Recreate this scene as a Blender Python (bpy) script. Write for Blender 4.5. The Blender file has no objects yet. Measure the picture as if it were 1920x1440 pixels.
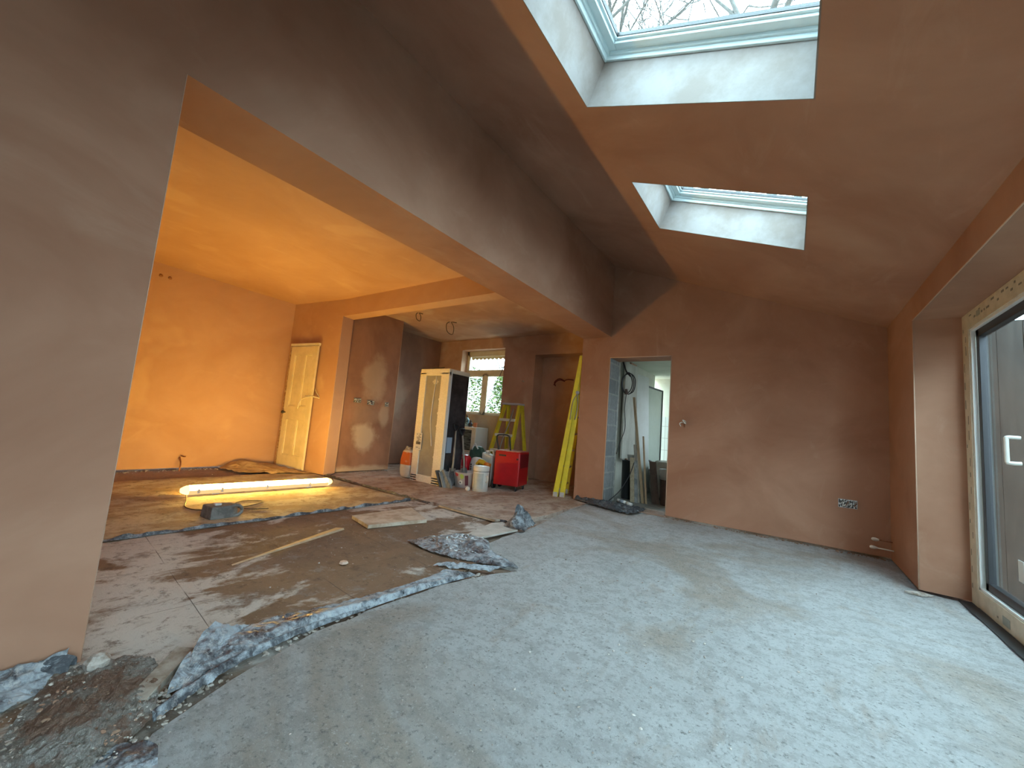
import bpy, bmesh, math, random
from mathutils import Vector, Matrix, noise
C = bpy.context.scene.collection
R = math.radians
random.seed(7)

# ------------------------------------------------------------------ camera
cam_d = bpy.data.cameras.new('camera'); cam = bpy.data.objects.new('camera', cam_d); C.objects.link(cam)
cam_d.sensor_fit = 'HORIZONTAL'; cam_d.sensor_width = 36.0; cam_d.lens = 13.995; cam_d.clip_start = .02; cam_d.clip_end = 300
_r = Vector((0.81802235, 0.56946134, 0.08095198)); _u = Vector((-0.00643757, -0.13166732, 0.99127306)); _f = Vector((-0.57515041, 0.81140465, 0.10404086))
M = Matrix((( _r.x, _u.x, -_f.x), (_r.y, _u.y, -_f.y), (_r.z, _u.z, -_f.z))).to_4x4()
M.translation = Vector((0, 0, 1.0)); cam.matrix_world = M
bpy.context.scene.camera = cam

# ------------------------------------------------------------------ view + world
vs = bpy.context.scene.view_settings
vs.view_transform = 'Standard'; vs.look = 'None'; vs.gamma = 1.0; vs.use_curve_mapping = False; vs.exposure = 0.36
SKY = 19.0
TUBE = 128.0
w = bpy.data.worlds.new('sky'); bpy.context.scene.world = w; w.use_nodes = True
nt = w.node_tree; nt.nodes.clear()
bgd = nt.nodes.new('ShaderNodeBackground'); out = nt.nodes.new('ShaderNodeOutputWorld')
tc = nt.nodes.new('ShaderNodeTexCoord'); sep = nt.nodes.new('ShaderNodeSeparateXYZ'); ramp = nt.nodes.new('ShaderNodeValToRGB')
nt.links.new(tc.outputs['Generated'], sep.inputs[0]); nt.links.new(sep.outputs['Z'], ramp.inputs[0])
ramp.color_ramp.elements[0].position = 0.05; ramp.color_ramp.elements[0].color = (0.38, 0.44, 0.48, 1)
ramp.color_ramp.elements[1].position = 0.55; ramp.color_ramp.elements[1].color = (0.66, 0.88, 1.0, 1)
nt.links.new(ramp.outputs[0], bgd.inputs[0]); bgd.inputs[1].default_value = SKY
nt.links.new(bgd.outputs[0], out.inputs[0])

def portal(loc, direction, sx, sy):
    l = bpy.data.lights.new('daylight_portal', 'AREA'); l.shape = 'RECTANGLE'; l.size = sx; l.size_y = sy
    l.cycles.is_portal = True
    o = bpy.data.objects.new('daylight_portal', l); C.objects.link(o); o.location = loc
    o.rotation_euler = Vector(direction).to_track_quat('-Z', 'Y').to_euler()
    return o
TH = math.atan(0.3919)                      # roof pitch
CT, ST = math.cos(TH), math.sin(TH)
RO = Vector((-2.146, 0, 3.458)); RU = Vector((CT, 0, -ST)); RN = Vector((ST, 0, CT))
def roof(u, y, n): 
    p = RO + RU*u + RN*n; return Vector((p.x, y, p.z))
portal(roof(1.77, 1.67, .36), -RN, 1.3, .9); portal(roof(1.77, 3.37, .36), -RN, 1.3, .9)
portal((1.25, 1.6, 1.05), (-1, 0, 0), 2.3, 5.7)
portal((-5.44, 6.85, 1.88), (0, -1, 0), 1.3, 1.5)

# ------------------------------------------------------------------ helpers
def tag(o, label=None, cat=None, group=None, kind=None):
    if label: o['label'] = label
    if cat: o['category'] = cat
    if group: o['group'] = group
    if kind: o['kind'] = kind
    return o
def link(name, bm, mats, parent=None, smooth=False, bevel=0, recalc=True):
    if recalc: bmesh.ops.recalc_face_normals(bm, faces=bm.faces)
    me = bpy.data.meshes.new(name); bm.to_mesh(me); bm.free()
    if not isinstance(mats, (list, tuple)): mats = [mats]
    for m in mats: me.materials.append(m)
    if smooth:
        for p in me.polygons: p.use_smooth = True
    o = bpy.data.objects.new(name, me); C.objects.link(o)
    if parent is not None:
        o.parent = parent
        if smooth == 'x': pass
    if bevel:
        b = o.modifiers.new('bevel', 'BEVEL'); b.width = bevel; b.segments = 2; b.limit_method = 'ANGLE'
    return o
def empty(name, loc, label, cat, group=None, rz=0):
    o = bpy.data.objects.new(name, None); C.objects.link(o); o.location = loc; o.rotation_euler = (0, 0, rz)
    o.empty_display_size = .05
    return tag(o, label, cat, group)
def box(bm, x0, x1, y0, y1, z0, z1, mi=0, M=None):
    vs_ = [bm.verts.new(Vector((x, y, z)) if M is None else M @ Vector((x, y, z))) for x in (x0, x1) for y in (y0, y1) for z in (z0, z1)]
    fs = []
    for q in ((0,1,3,2),(4,6,7,5),(0,4,5,1),(2,3,7,6),(0,2,6,4),(1,5,7,3)):
        f = bm.faces.new([vs_[i] for i in q]); f.material_index = mi; fs.append(f)
    return fs
def prism(bm, poly, z0, z1, mi=0):
    n = len(poly); a = [bm.verts.new((p[0], p[1], z0)) for p in poly]; b = [bm.verts.new((p[0], p[1], z1)) for p in poly]
    fs = [bm.faces.new(a[::-1]), bm.faces.new(b)]
    for i in range(n): fs.append(bm.faces.new((a[i], a[(i+1) % n], b[(i+1) % n], b[i])))
    for f in fs: f.material_index = mi
    return fs
def B(*a, **k):
    bm = bmesh.new(); box(bm, *a, **k); return bm
def tube(bm, pts, r, seg=8, cap=True, mi=0):
    pts = [Vector(p) for p in pts]; rings = []
    rr = r if isinstance(r, (list, tuple)) else [r]*len(pts)
    prev = None
    for i, p in enumerate(pts):
        d = (pts[min(i+1, len(pts)-1)] - pts[max(i-1, 0)]).normalized()
        if prev is None:
            a = d.orthogonal().normalized()
        else:
            a = (prev - d*prev.dot(d)); a = a.normalized() if a.length > 1e-6 else d.orthogonal().normalized()
        prev = a; b = d.cross(a)
        rings.append([bm.verts.new(p + (a*math.cos(2*math.pi*k/seg) + b*math.sin(2*math.pi*k/seg))*rr[i]) for k in range(seg)])
    for i in range(len(rings)-1):
        for k in range(seg):
            f = bm.faces.new((rings[i][k], rings[i][(k+1) % seg], rings[i+1][(k+1) % seg], rings[i+1][k])); f.material_index = mi; f.smooth = True
    if cap:
        bm.faces.new(rings[0][::-1]).material_index = mi; bm.faces.new(rings[-1]).material_index = mi
def T(pts, r, seg=8):
    bm = bmesh.new(); tube(bm, pts, r, seg); return bm
def curve_pts(pts, n=8):
    pts = [Vector(p) for p in pts]; P = [pts[0]] + pts + [pts[-1]]; o = []
    for i in range(1, len(P)-2):
        p0, p1, p2, p3 = P[i-1:i+3]
        for k in range(n):
            t = k/n
            o.append(.5*((2*p1) + (p2-p0)*t + (2*p0-5*p1+4*p2-p3)*t*t + (3*p1-p0-3*p2+p3)*t**3))
    o.append(pts[-1]); return o
def lathe(bm, prof, seg=24, loc=(0,0,0), mi=0, smooth=True, sx=1, sy=1):
    loc = Vector(loc); rings = []
    for r, z in prof:
        rings.append([bm.verts.new(loc + Vector((r*sx*math.cos(2*math.pi*k/seg), r*sy*math.sin(2*math.pi*k/seg), z))) for k in range(seg)])
    for i in range(len(rings)-1):
        for k in range(seg):
            f = bm.faces.new((rings[i][k], rings[i][(k+1) % seg], rings[i+1][(k+1) % seg], rings[i+1][k])); f.material_index = mi; f.smooth = smooth
    bm.faces.new(rings[0][::-1]).material_index = mi; bm.faces.new(rings[-1]).material_index = mi
def L(prof, seg=24, loc=(0,0,0), **k):
    bm = bmesh.new(); lathe(bm, prof, seg, loc, **k); return bm
def sheet(name, rows, nu, nv, amp, freq, mat, parent=None, seed=0, rough=.5, thick=.0015):
    """crumpled membrane through rows of control points"""
    A = [curve_pts(r, max(1, nu//(len(r)-1))) for r in rows]
    m = min(len(a) for a in A); cols = [curve_pts([a[i] for a in A], max(1, nv//(len(rows)-1))) for i in range(m)]
    bm = bmesh.new(); g = []
    for c in cols:
        col = []
        for p in c:
            q = p*freq + Vector((seed*3.7, seed*1.3, seed))
            n1 = noise.turbulence_vector(q, 3, True, noise_basis='PERLIN_ORIGINAL')
            rdg = 1-abs(noise.noise(q*1.7))*2
            v = p + Vector((n1.x*.5, n1.y*.5, 0))*amp + Vector((0, 0, 1))*amp*(rdg*.6 + n1.z*rough)
            v.z = max(v.z, p.z-.004, .002)
            col.append(bm.verts.new(v))
        g.append(col)
    for i in range(len(g)-1):
        for j in range(len(g[0])-1):
            bm.faces.new((g[i][j], g[i+1][j], g[i+1][j+1], g[i][j+1]))
    o = link(name, bm, mat, parent, smooth=False)
    s = o.modifiers.new('thick', 'SOLIDIFY'); s.thickness = thick
    return o

# ------------------------------------------------------------------ materials
def mat(name, col=(.5,.5,.5), rough=.6, metal=0, spec=.5):
    m = bpy.data.materials.new(name); m.use_nodes = True
    b = m.node_tree.nodes['Principled BSDF']
    b.inputs['Base Color'].default_value = (*col, 1); b.inputs['Roughness'].default_value = rough; b.inputs['Metallic'].default_value = metal
    b.inputs['Specular IOR Level'].default_value = spec
    return m
class NG:
    def __init__(s, m): s.m = m; s.t = m.node_tree; s.b = s.t.nodes['Principled BSDF']; s.tc = s.n('ShaderNodeTexCoord')
    def n(s, ty, **k):
        x = s.t.nodes.new(ty)
        for a, b in k.items(): setattr(x, a, b)
        return x
    def l(s, a, b): s.t.links.new(a, b)
    def coord(s, scale=(1,1,1), loc=(0,0,0), rot=(0,0,0)):
        mp = s.n('ShaderNodeMapping'); mp.inputs['Scale'].default_value = scale; mp.inputs['Location'].default_value = loc; mp.inputs['Rotation'].default_value = rot
        s.l(s.tc.outputs['Object'], mp.inputs[0]); return mp.outputs[0]
    def noise(s, sc, det=6, rough=.6, co=None, dist=0):
        x = s.n('ShaderNodeTexNoise'); x.inputs['Scale'].default_value = sc; x.inputs['Detail'].default_value = det; x.inputs['Roughness'].default_value = rough; x.inputs['Distortion'].default_value = dist
        s.l(co if co is not None else s.tc.outputs['Object'], x.inputs['Vector']); return x.outputs['Fac']
    def ramp(s, f, stops):
        x = s.n('ShaderNodeValToRGB'); e = x.color_ramp.elements
        e[0].position, e[0].color = stops[0][0], (*stops[0][1], 1); e[1].position, e[1].color = stops[-1][0], (*stops[-1][1], 1)
        for p, c in stops[1:-1]:
            q = e.new(p); q.color = (*c, 1)
        s.l(f, x.inputs[0]); return x.outputs[0]
    def mix(s, f, a, b, mode='MIX'):
        x = s.n('ShaderNodeMix', data_type='RGBA', blend_type=mode)
        if isinstance(f, float): x.inputs[0].default_value = f
        else: s.l(f, x.inputs[0])
        for v, i in ((a, 6), (b, 7)):
            if isinstance(v, tuple): x.inputs[i].default_value = (*v, 1)
            else: s.l(v, x.inputs[i])
        return x.outputs[2]
    def bump(s, f, st, dist=.01, prev=None):
        x = s.n('ShaderNodeBump'); x.inputs['Strength'].default_value = st; x.inputs['Distance'].default_value = dist
        s.l(f, x.inputs['Height'])
        if prev is not None: s.l(prev, x.inputs['Normal'])
        s.l(x.outputs[0], s.b.inputs['Normal']); return x.outputs[0]
    def val(s, f, stops):
        return s.ramp(f, [(p, (v, v, v)) for p, v in stops])
def plaster(name, a=(.40,.235,.165), b=(.49,.315,.235), pale=(.60,.46,.36), pamt=.55, psc=1.1, patch=(.60,.66)):
    m = mat(name, rough=.75, spec=.3); g = NG(m)
    c = g.mix(g.val(g.noise(.9, 5, .6, g.coord((1,1,1.3)), .6), [(.35,0),(.68,1)]), a, b)
    st = g.noise(2.2, 7, .65, g.coord((1.5,.5,1.0), rot=(.2,.4,.5)), 1.2)
    c = g.mix(g.val(st, [(.57,0),(.75,.35)]), c, pale)
    p = g.noise(psc, 3, .5, g.coord((1,1,1), loc=(3.1,1.7,.6)), .3)
    c = g.mix(g.val(p, [(patch[0],0),(patch[1],pamt),(patch[1]+.12,pamt*.9)]), c, pale)
    sc = g.noise(5, 8, .7, g.coord((3.0,.6,1.2), rot=(0,.5,.9)), 2.5)
    c = g.mix(g.val(sc, [(.70,0),(.76,.22)]), c, (.66,.5,.38))
    g.l(c, g.b.inputs['Base Color'])
    n = g.bump(g.noise(1.6, 3, .5), .25, .02); g.bump(g.noise(60, 4, .6), .06, .004, n)
    return m
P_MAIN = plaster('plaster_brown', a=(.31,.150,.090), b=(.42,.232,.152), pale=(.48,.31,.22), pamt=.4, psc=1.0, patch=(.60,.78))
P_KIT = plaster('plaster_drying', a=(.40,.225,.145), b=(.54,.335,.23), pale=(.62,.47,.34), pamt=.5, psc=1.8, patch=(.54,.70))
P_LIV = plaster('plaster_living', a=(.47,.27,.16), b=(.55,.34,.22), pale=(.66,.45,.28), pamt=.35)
P_EDGE = mat('plaster_bead', (.60,.42,.31), .6)

def blotched(name, dark, pale, blobs, base_line=True):
    m = mat(name, rough=.75, spec=.3); g = NG(m)
    c = g.mix(g.val(g.noise(2.0, 6, .6, g.coord((1,1,.8)), .3), [(.35,0),(.68,1)]), dark, tuple(v*1.5 for v in dark))
    nz = g.noise(3.0, 6, .6)
    for (p, s_, amt) in blobs:
        vm = g.n('ShaderNodeVectorMath', operation='SUBTRACT'); g.l(g.tc.outputs['Object'], vm.inputs[0]); vm.inputs[1].default_value = p
        sc = g.n('ShaderNodeVectorMath', operation='DIVIDE'); g.l(vm.outputs[0], sc.inputs[0]); sc.inputs[1].default_value = s_
        ln = g.n('ShaderNodeVectorMath', operation='LENGTH'); g.l(sc.outputs[0], ln.inputs[0])
        ad = g.n('ShaderNodeMath', operation='MULTIPLY_ADD'); g.l(nz, ad.inputs[0]); ad.inputs[1].default_value = 1.6; g.l(ln.outputs['Value'], ad.inputs[2])
        mr = g.n('ShaderNodeMapRange'); g.l(ad.outputs[0], mr.inputs[0]); mr.inputs[1].default_value = 1.95; mr.inputs[2].default_value = 1.45; mr.inputs[3].default_value = 0; mr.inputs[4].default_value = amt
        c = g.mix(mr.outputs[0], c, pale)
    g.l(c, g.b.inputs['Base Color']); g.bump(g.noise(1.6, 3, .5), .2, .02); return m
def concrete():
    m = mat('concrete_slab', rough=.9, spec=.2); g = NG(m)
    c = g.mix(g.val(g.noise(1.3, 6, .6, None, .4), [(.35,0),(.65,1)]), (.58,.57,.56), (.68,.67,.66))
    c = g.mix(g.val(g.noise(.8, 7, .62, g.coord(loc=(5,2,0)), .8), [(.50,0),(.61,.75)]), c, (.46,.37,.29))
    c = g.mix(g.val(g.noise(2.6, 8, .65, g.coord((1.8,.7,1), loc=(2,7,0), rot=(0,0,.5)), .4), [(.58,0),(.66,.5)]), c, (.46,.37,.30))
    c = g.mix(g.val(g.noise(45, 8, .8), [(.37,.85),(.455,0)]), c, (.20,.19,.18))
    c = g.mix(g.val(g.noise(12, 8, .8), [(.44,.35),(.52,0)]), c, (.30,.28,.26))
    c = g.mix(g.val(g.noise(90, 3, .7), [(.60,0),(.68,.6)]), c, (.78,.77,.76))
    # brown dust towards the old slab edge (scattered, irregular)
    g.l(c, g.b.inputs['Base Color'])
    n = g.bump(g.noise(9, 6, .75), .6, .03); n = g.bump(g.noise(32, 8, .85), 1.0, .022, n); g.bump(g.noise(180, 3, .7), .5, .004, n)
    return m
CONC = concrete()
def oldslab(name, brown=(.24,.15,.095), pale=(.58,.54,.49), lo=.50, hi=.58, dark=(.13,.085,.06), zones=False, grooves=False):
    m = mat(name, rough=.85, spec=.25); g = NG(m)
    f = g.noise(2.6, 12, .66, g.coord((1.3,.8,1), rot=(0,0,.25), loc=(1.2,.4,0)), .35)
    x = g.n('ShaderNodeSeparateXYZ'); g.l(g.tc.outputs['Object'], x.inputs[0])
    def mrange(out, a0, a1, b0, b1):
        mr = g.n('ShaderNodeMapRange'); g.l(out, mr.inputs[0])
        for i, v in enumerate((a0, a1, b0, b1)): mr.inputs[i+1].default_value = v
        return mr.outputs[0]
    def add(p, q):
        ad = g.n('ShaderNodeMath', operation='ADD'); g.l(p, ad.inputs[0]); g.l(q, ad.inputs[1]); return ad.outputs[0]
    h = f
    if zones:   # the screed is scuffed pale at the front and towards the kitchen, walked-in brown between
        h = add(h, mrange(x.outputs['Y'], .8, 1.5, .10, -.09)); h = add(h, mrange(x.outputs['Y'], 2.5, 3.1, .0, .13)); h = add(h, mrange(x.outputs['X'], -3.3, -2.4, .04, -.02))
    c = g.mix(g.val(g.noise(1.2, 6, .65), [(.4,0),(.62,1)]), brown, tuple(v*1.3 for v in brown))
    c = g.mix(g.val(h, [(lo,0),(hi,1)]), c, pale)
    c = g.mix(g.val(g.noise(11, 10, .8), [(.38,.75),(.47,0)]), c, dark)
    c = g.mix(g.val(g.noise(5, 8, .7, g.coord(loc=(4,4,0))), [(.56,0),(.64,.5)]), c, tuple(v*.55 for v in pale))
    c = g.mix(g.val(g.noise(40, 6, .8), [(.60,0),(.68,.5)]), c, (.62,.58,.53))
    if grooves:
        br = g.n('ShaderNodeTexBrick'); br.offset = .0; br.inputs['Scale'].default_value = 1; br.inputs['Brick Width'].default_value = .62; br.inputs['Row Height'].default_value = .62; br.inputs['Mortar Size'].default_value = .0022; br.inputs['Mortar Smooth'].default_value = .3
        g.l(g.coord(rot=(0,0,.09)), br.inputs['Vector'])
        k = g.n('ShaderNodeMath', operation='MULTIPLY'); g.l(br.outputs['Fac'], k.inputs[0]); g.l(g.val(g.noise(2.2, 3, .5), [(.42,0),(.55,.8)]), k.inputs[1])
        c = g.mix(k.outputs[0], c, (.07,.05,.04))
    g.l(c, g.b.inputs['Base Color'])
    n = g.bump(f, .25, .03); n = g.bump(g.noise(18, 8, .75), .6, .018, n); g.bump(g.noise(80, 5, .75), .5, .006, n)
    return m
OLD = oldslab('old_slab_dusty', brown=(.20,.13,.085), zones=True, grooves=True)
OLD2 = oldslab('left_slab_dusty', brown=(.30,.215,.14), pale=(.50,.42,.31), lo=.45, hi=.56, dark=(.12,.08,.05))
KITF = oldslab('kitchen_slab_streaky', brown=(.30,.20,.15), pale=(.52,.43,.36), lo=.40, hi=.56, dark=(.15,.085,.055))
DIRT = oldslab('trench_dirt', brown=(.24,.17,.125), pale=(.50,.46,.42), lo=.48, hi=.60)
def film(name, dust=.5):
    m = mat(name, (.03,.03,.035), .28, 0, .6); g = NG(m)
    f = g.noise(9, 10, .75, None, .3)
    c = g.mix(g.val(f, [(.56-dust*.14,0),(.68-dust*.12,1)]), (.045,.05,.06), (.33,.365,.40))
    c = g.mix(g.val(g.noise(28, 8, .8), [(.52,0),(.62,.7*dust+.1)]), c, (.45,.45,.45))
    c = g.mix(g.val(g.noise(18, 8, .8, g.coord(loc=(3,3,3))), [(.36,.5),(.44,0)]), c, (.03,.03,.034))
    g.l(c, g.b.inputs['Base Color']); g.l(g.val(f, [(.4,.25),(.55,.75)]), g.b.inputs['Roughness'])
    n = g.bump(g.noise(12, 4, .6, None, 1.0), .5, .02); g.bump(g.noise(70, 4, .7), .3, .004, n)
    return m
FILM = film('membrane_dusty', 1.0); FILM_D = film('membrane_black', .1); FILM_M = film('membrane_half_dusty', .6); FILM_S = film('membrane_shiny', .8); FILM_S.node_tree.nodes['Principled BSDF'].inputs['Coat Weight'].default_value = .5; FILM_S.node_tree.nodes['Principled BSDF'].inputs['Coat Roughness'].default_value = .15
def block_mat():
    m = mat('concrete_blocks', rough=.9, spec=.2); g = NG(m)
    br = g.n('ShaderNodeTexBrick'); br.inputs['Scale'].default_value = 1.0; br.inputs['Brick Width'].default_value = .44; br.inputs['Row Height'].default_value = .225; br.inputs['Mortar Size'].default_value = .012
    br.inputs['Color1'].default_value = (.25,.27,.28,1); br.inputs['Color2'].default_value = (.33,.35,.36,1); br.inputs['Mortar'].default_value = (.42,.43,.42,1)
    mp = g.coord((1,1,1), rot=(R(90),0,R(90))); x = g.n('ShaderNodeSeparateXYZ'); cm = g.n('ShaderNodeCombineXYZ'); g.l(g.tc.outputs['Object'], x.inputs[0]); g.l(x.outputs['Y'], cm.inputs[0]); g.l(x.outputs['Z'], cm.inputs[1]); g.l(cm.outputs[0], br.inputs['Vector'])
    c = g.mix(g.val(g.noise(20, 6, .7), [(.35,.5),(.6,0)]), br.outputs[0], (.18,.19,.2)); g.l(c, g.b.inputs['Base Color'])
    g.bump(g.noise(60, 5, .7), .5, .006)
    return m
BLOCK = block_mat()
def mottled(name, a, b, sc=8, rough=.6, metal=0, bump=.1, lo=.4, hi=.6, spec=.5, stretch=(1,1,1)):
    m = mat(name, a, rough, metal, spec); g = NG(m)
    g.l(g.mix(g.val(g.noise(sc, 6, .65, g.coord(stretch)), [(lo,0),(hi,1)]), a, b), g.b.inputs['Base Color'])
    if bump: g.bump(g.noise(sc*5, 4, .6), bump, .004)
    return m
def glassm(name, tint=(.9,.95,.95), gloss=.12, rough=.02):
    m = bpy.data.materials.new(name); m.use_nodes = True; t = m.node_tree; t.nodes.clear()
    o = t.nodes.new('ShaderNodeOutputMaterial'); mx = t.nodes.new('ShaderNodeMixShader'); tr = t.nodes.new('ShaderNodeBsdfTransparent'); gl = t.nodes.new('ShaderNodeBsdfGlossy'); lw = t.nodes.new('ShaderNodeLayerWeight'); pw = t.nodes.new('ShaderNodeMath'); pw.operation = 'POWER'; pw.inputs[1].default_value = 5; fr = t.nodes.new('ShaderNodeMath'); fr.operation = 'MULTIPLY_ADD'; fr.inputs[1].default_value = .9; fr.inputs[2].default_value = .045; t.links.new(lw.outputs['Facing'], pw.inputs[0]); t.links.new(pw.outputs[0], fr.inputs[0]); tr.inputs[0].default_value = (*tint, 1); gl.inputs['Roughness'].default_value = rough
    t.links.new(fr.outputs[0], mx.inputs[0]); t.links.new(tr.outputs[0], mx.inputs[1]); t.links.new(gl.outputs[0], mx.inputs[2]); t.links.new(mx.outputs[0], o.inputs[0])
    return m
GLASS = glassm('clear_glass'); 
WPAINT = mottled('white_paint', (.72,.76,.76), (.78,.81,.8), 3, .35, bump=.02)
VELUX = mottled('white_lacquer', (.66,.82,.86), (.72,.87,.90), 3, .3, bump=0)
CREAM = mottled('cream_paint', (.74,.70,.58), (.64,.58,.44), 4, .5)
BEIGEF = mottled('filmed_frame', (.62,.57,.46), (.52,.48,.38), 12, .45, bump=.05)
BLACK = mat('black_rubber', (.015,.016,.018), .5)
DARKMET = mat('dark_metal', (.05,.05,.055), .4, .6)
STEEL = mottled('galvanised', (.55,.57,.58), (.38,.4,.42), 40, .35, .9, bump=0)
COPPER = mottled('copper_pipe', (.35,.16,.09), (.2,.09,.06), 30, .4, .8)
WOOD = mottled('raw_timber', (.45,.33,.2), (.34,.24,.14), 4, .7, stretch=(8,8,1))
WOODG = mottled('grey_timber', (.36,.33,.28), (.25,.22,.18), 4, .75, stretch=(8,8,1))
WPLAS = mottled('white_plastic', (.75,.74,.7), (.66,.65,.6), 5, .4)
GPLAS = mottled('translucent_grey_plastic', (.42,.45,.43), (.5,.53,.5), 5, .35)
RED = mottled('red_enamel', (.50,.012,.018), (.40,.01,.014), 3, .28, bump=.02)
DRED = mottled('dark_red_grille', (.22,.012,.02), (.16,.01,.015), 3, .4)
YEL = mottled('yellow_fibreglass', (.72,.58,.03), (.60,.48,.03), 6, .4, bump=.03)
ALU = mottled('aluminium', (.72,.72,.72), (.6,.6,.6), 20, .35, .7, bump=0)
STYRO = mottled('polystyrene', (.86,.80,.66), (.78,.72,.58), 40, .8, bump=.2)

# ------------------------------------------------------------------ setting
XP, XI, XR, YF = -2.146, -2.589, .797, 5.423
def struct(name, bm, m, label, **k):
    o = link(name, bm, m, **k); tag(o, label, 'wall' if name.startswith('wall') else name.split('_')[0].split('.')[0], kind='structure'); return o
# wall with pier beside the camera, and the beam over the wide opening
bm = bmesh.new(); box(bm, XI, XP, -1.3, .421, .006, 3.7)
struct('wall_near_left', bm, P_MAIN, 'brown plastered wall pier at left edge of the photo')
bm = bmesh.new(); box(bm, XI, XP, .421, YF, 2.392, 3.7)
struct('ceiling_beam', bm, P_MAIN, 'deep plastered boxed beam spanning from left pier to far wall')['category'] = 'beam'
def bead(name, a, b, r=.0035):
    bm = bmesh.new(); tube(bm, [a, b], r, 6); return bm
# far wall with the doorway; the left reveal is bare blockwork
bm = bmesh.new()
for f in box(bm, XI, XP-.012, YF+.02, 5.80, .0, 3.7): pass
box(bm, XI, XP, YF, YF+.02, .012, 3.7)
box(bm, XP-.013, XP-.001, YF+.02, 5.80, .0, 2.088, mi=1)
box(bm, XP-.013, -1.303, YF+.02, 5.80, 2.094, 3.7); box(bm, XP, -1.303, YF, YF+.02, 2.088, 3.7)
box(bm, -1.303, 1.17, YF, 5.80, .028, 3.7)
box(bm, -1.303, 1.17, YF+.03, 5.80, -.1, .03, mi=2)
struct('wall_far', bm, [P_MAIN, BLOCK, DIRT], 'brown plastered far wall around the open doorway')
bm = bmesh.new()
for a, b in (((XP, YF, .02), (XP, YF, 2.088)), ((XP, YF, 2.088), (-1.303, YF, 2.088)), ((-1.303, YF, .03), (-1.303, YF, 2.088))): tube(bm, [a, b], .006, 6)
link('trim_1', bm, P_EDGE); tag(bpy.data.objects['trim_1'], 'pale exposed plaster bead edging the far doorway', 'trim', kind='structure')
bm = bmesh.new()
tube(bm, [(XP, .421, .02), (XP, .421, 2.392)], .0014, 6); tube(bm, [(XR, 4.405, .02), (XR, 4.405, 2.11)], .004, 6); tube(bm, [(XR, 4.405, 2.11), (XR, -1.2, 2.11)], .004, 6)
tube(bm, [(-5.98, 3.55, .03), (-5.98, 3.55, 2.55)], .003, 6); tube(bm, [(-6.03, 3.77, .03), (-6.03, 3.77, 2.55)], .004, 6); tube(bm, [(-6.05, 4.82, .03), (-6.05, 4.82, 2.8)], .003, 6)
link('trim_2', bm, P_EDGE); tag(bpy.data.objects['trim_2'], 'thin pale corner beads on the plaster arrises', 'trim', kind='structure')
# right wall: return, header above the sliding door, near part
bm = bmesh.new()
box(bm, XR, 1.17, 4.405, YF, .02, 3.0); box(bm, XR, 1.17, -1.2, 4.405, 2.11, 3.0); box(bm, XR, 1.17, -1.3, -1.2, .0, 3.0)
struct('wall_right', bm, P_MAIN, 'brown plastered right wall with header above the sliding door')
bm = bmesh.new(); box(bm, -7.4, 1.4, -1.5, -1.3, -.1, 3.8)
struct('wall_back', bm, P_MAIN, 'plastered wall behind the camera')
# sloping extension ceiling with two rooflight wells
bm = bmesh.new()
def rbox(u0, u1, y0, y1, n0, n1, mi=0, bm_=None):
    b_ = bm if bm_ is None else bm_
    Mx = Matrix(((CT, 0, ST, RO.x), (0, 1, 0, 0), (-ST, 0, CT, RO.z), (0, 0, 0, 1)))
    return box(b_, u0, u1, y0, y1, n0, n1, mi, Mx)
U0, U1 = 1.151, 2.389
SKL = [(1.247, 2.086), (2.951, 3.79)]
rbox(-.45, U0, -1.5, 6.0, 0, .34); rbox(U1, 3.62, -1.5, 6.0, 0, .34)
for a, b in ((-1.5, SKL[0][0]), (SKL[0][1], SKL[1][0]), (SKL[1][1], 6.0)): rbox(U0, U1, a, b, 0, .34)
struct('ceiling', bm, P_MAIN, 'sloping brown plastered ceiling with two rooflight wells')
# rooflights
def rooflight(n, ya, yb):
    r = empty('window_%d' % n, roof(U0+.6, (ya+yb)/2, .3), ['nearer white framed rooflight showing bare branches', 'farther white framed rooflight, smaller in view'][n-1], 'rooflight'); r['kind'] = 'structure'
    inv = r.matrix_basis.inverted()
    def part(name, boxes, m, bevel=.004):
        b = bmesh.new()
        for q in boxes: rbox(*q, bm_=b)
        o = link(name, b, m, bevel=bevel); o.parent = r; o.matrix_parent_inverse = Matrix.Translation(-r.location); return o
    def ring(w0, w1, n0, n1):
        return [(U0+w0, U0+w1, ya+w0, yb-w0, n0, n1), (U1-w1, U1-w0, ya+w0, yb-w0, n0, n1), (U0+w1, U1-w1, ya+w0, ya+w1, n0, n1), (U0+w1, U1-w1, yb-w1, yb-w0, n0, n1)]
    part('frame', ring(-.02, .022, .275, .345), VELUX); part('frame_lip', ring(-.02, .035, .30, .345), VELUX)
    part('sash', ring(.028, .085, .318, .36), VELUX); part('sash_inner', ring(.08, .10, .335, .37), VELUX)
    part('gasket', ring(.098, .104, .345, .366), BLACK, 0)
    part('glass', [(U0+.1, U1-.1, ya+.1, yb-.1, .35, .356)], GLASS, 0)
rooflight(1, *SKL[0]); rooflight(2, *SKL[1])
P_WELL = mottled('grey_well_plaster', (.205,.175,.155), (.27,.25,.24), 2.5, .7, bump=.35, spec=.2)  # mottled well lining, greyer than the ceiling plaster
for i, (ya, yb) in enumerate(SKL):
    bm = bmesh.new(); t = .006
    rbox(U0, U0+t, ya, yb, -.001, .276); rbox(U1-t, U1, ya, yb, -.001, .276); rbox(U0, U1, ya, ya+t, -.001, .276); rbox(U0, U1, yb-t, yb, -.001, .276)
    o = link('trim_%d' % (i+3), bm, P_WELL); tag(o, ['greyish plaster lining of the nearer rooflight well', 'greyish plaster lining of the farther rooflight well'][i], 'lining', kind='structure')

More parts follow.
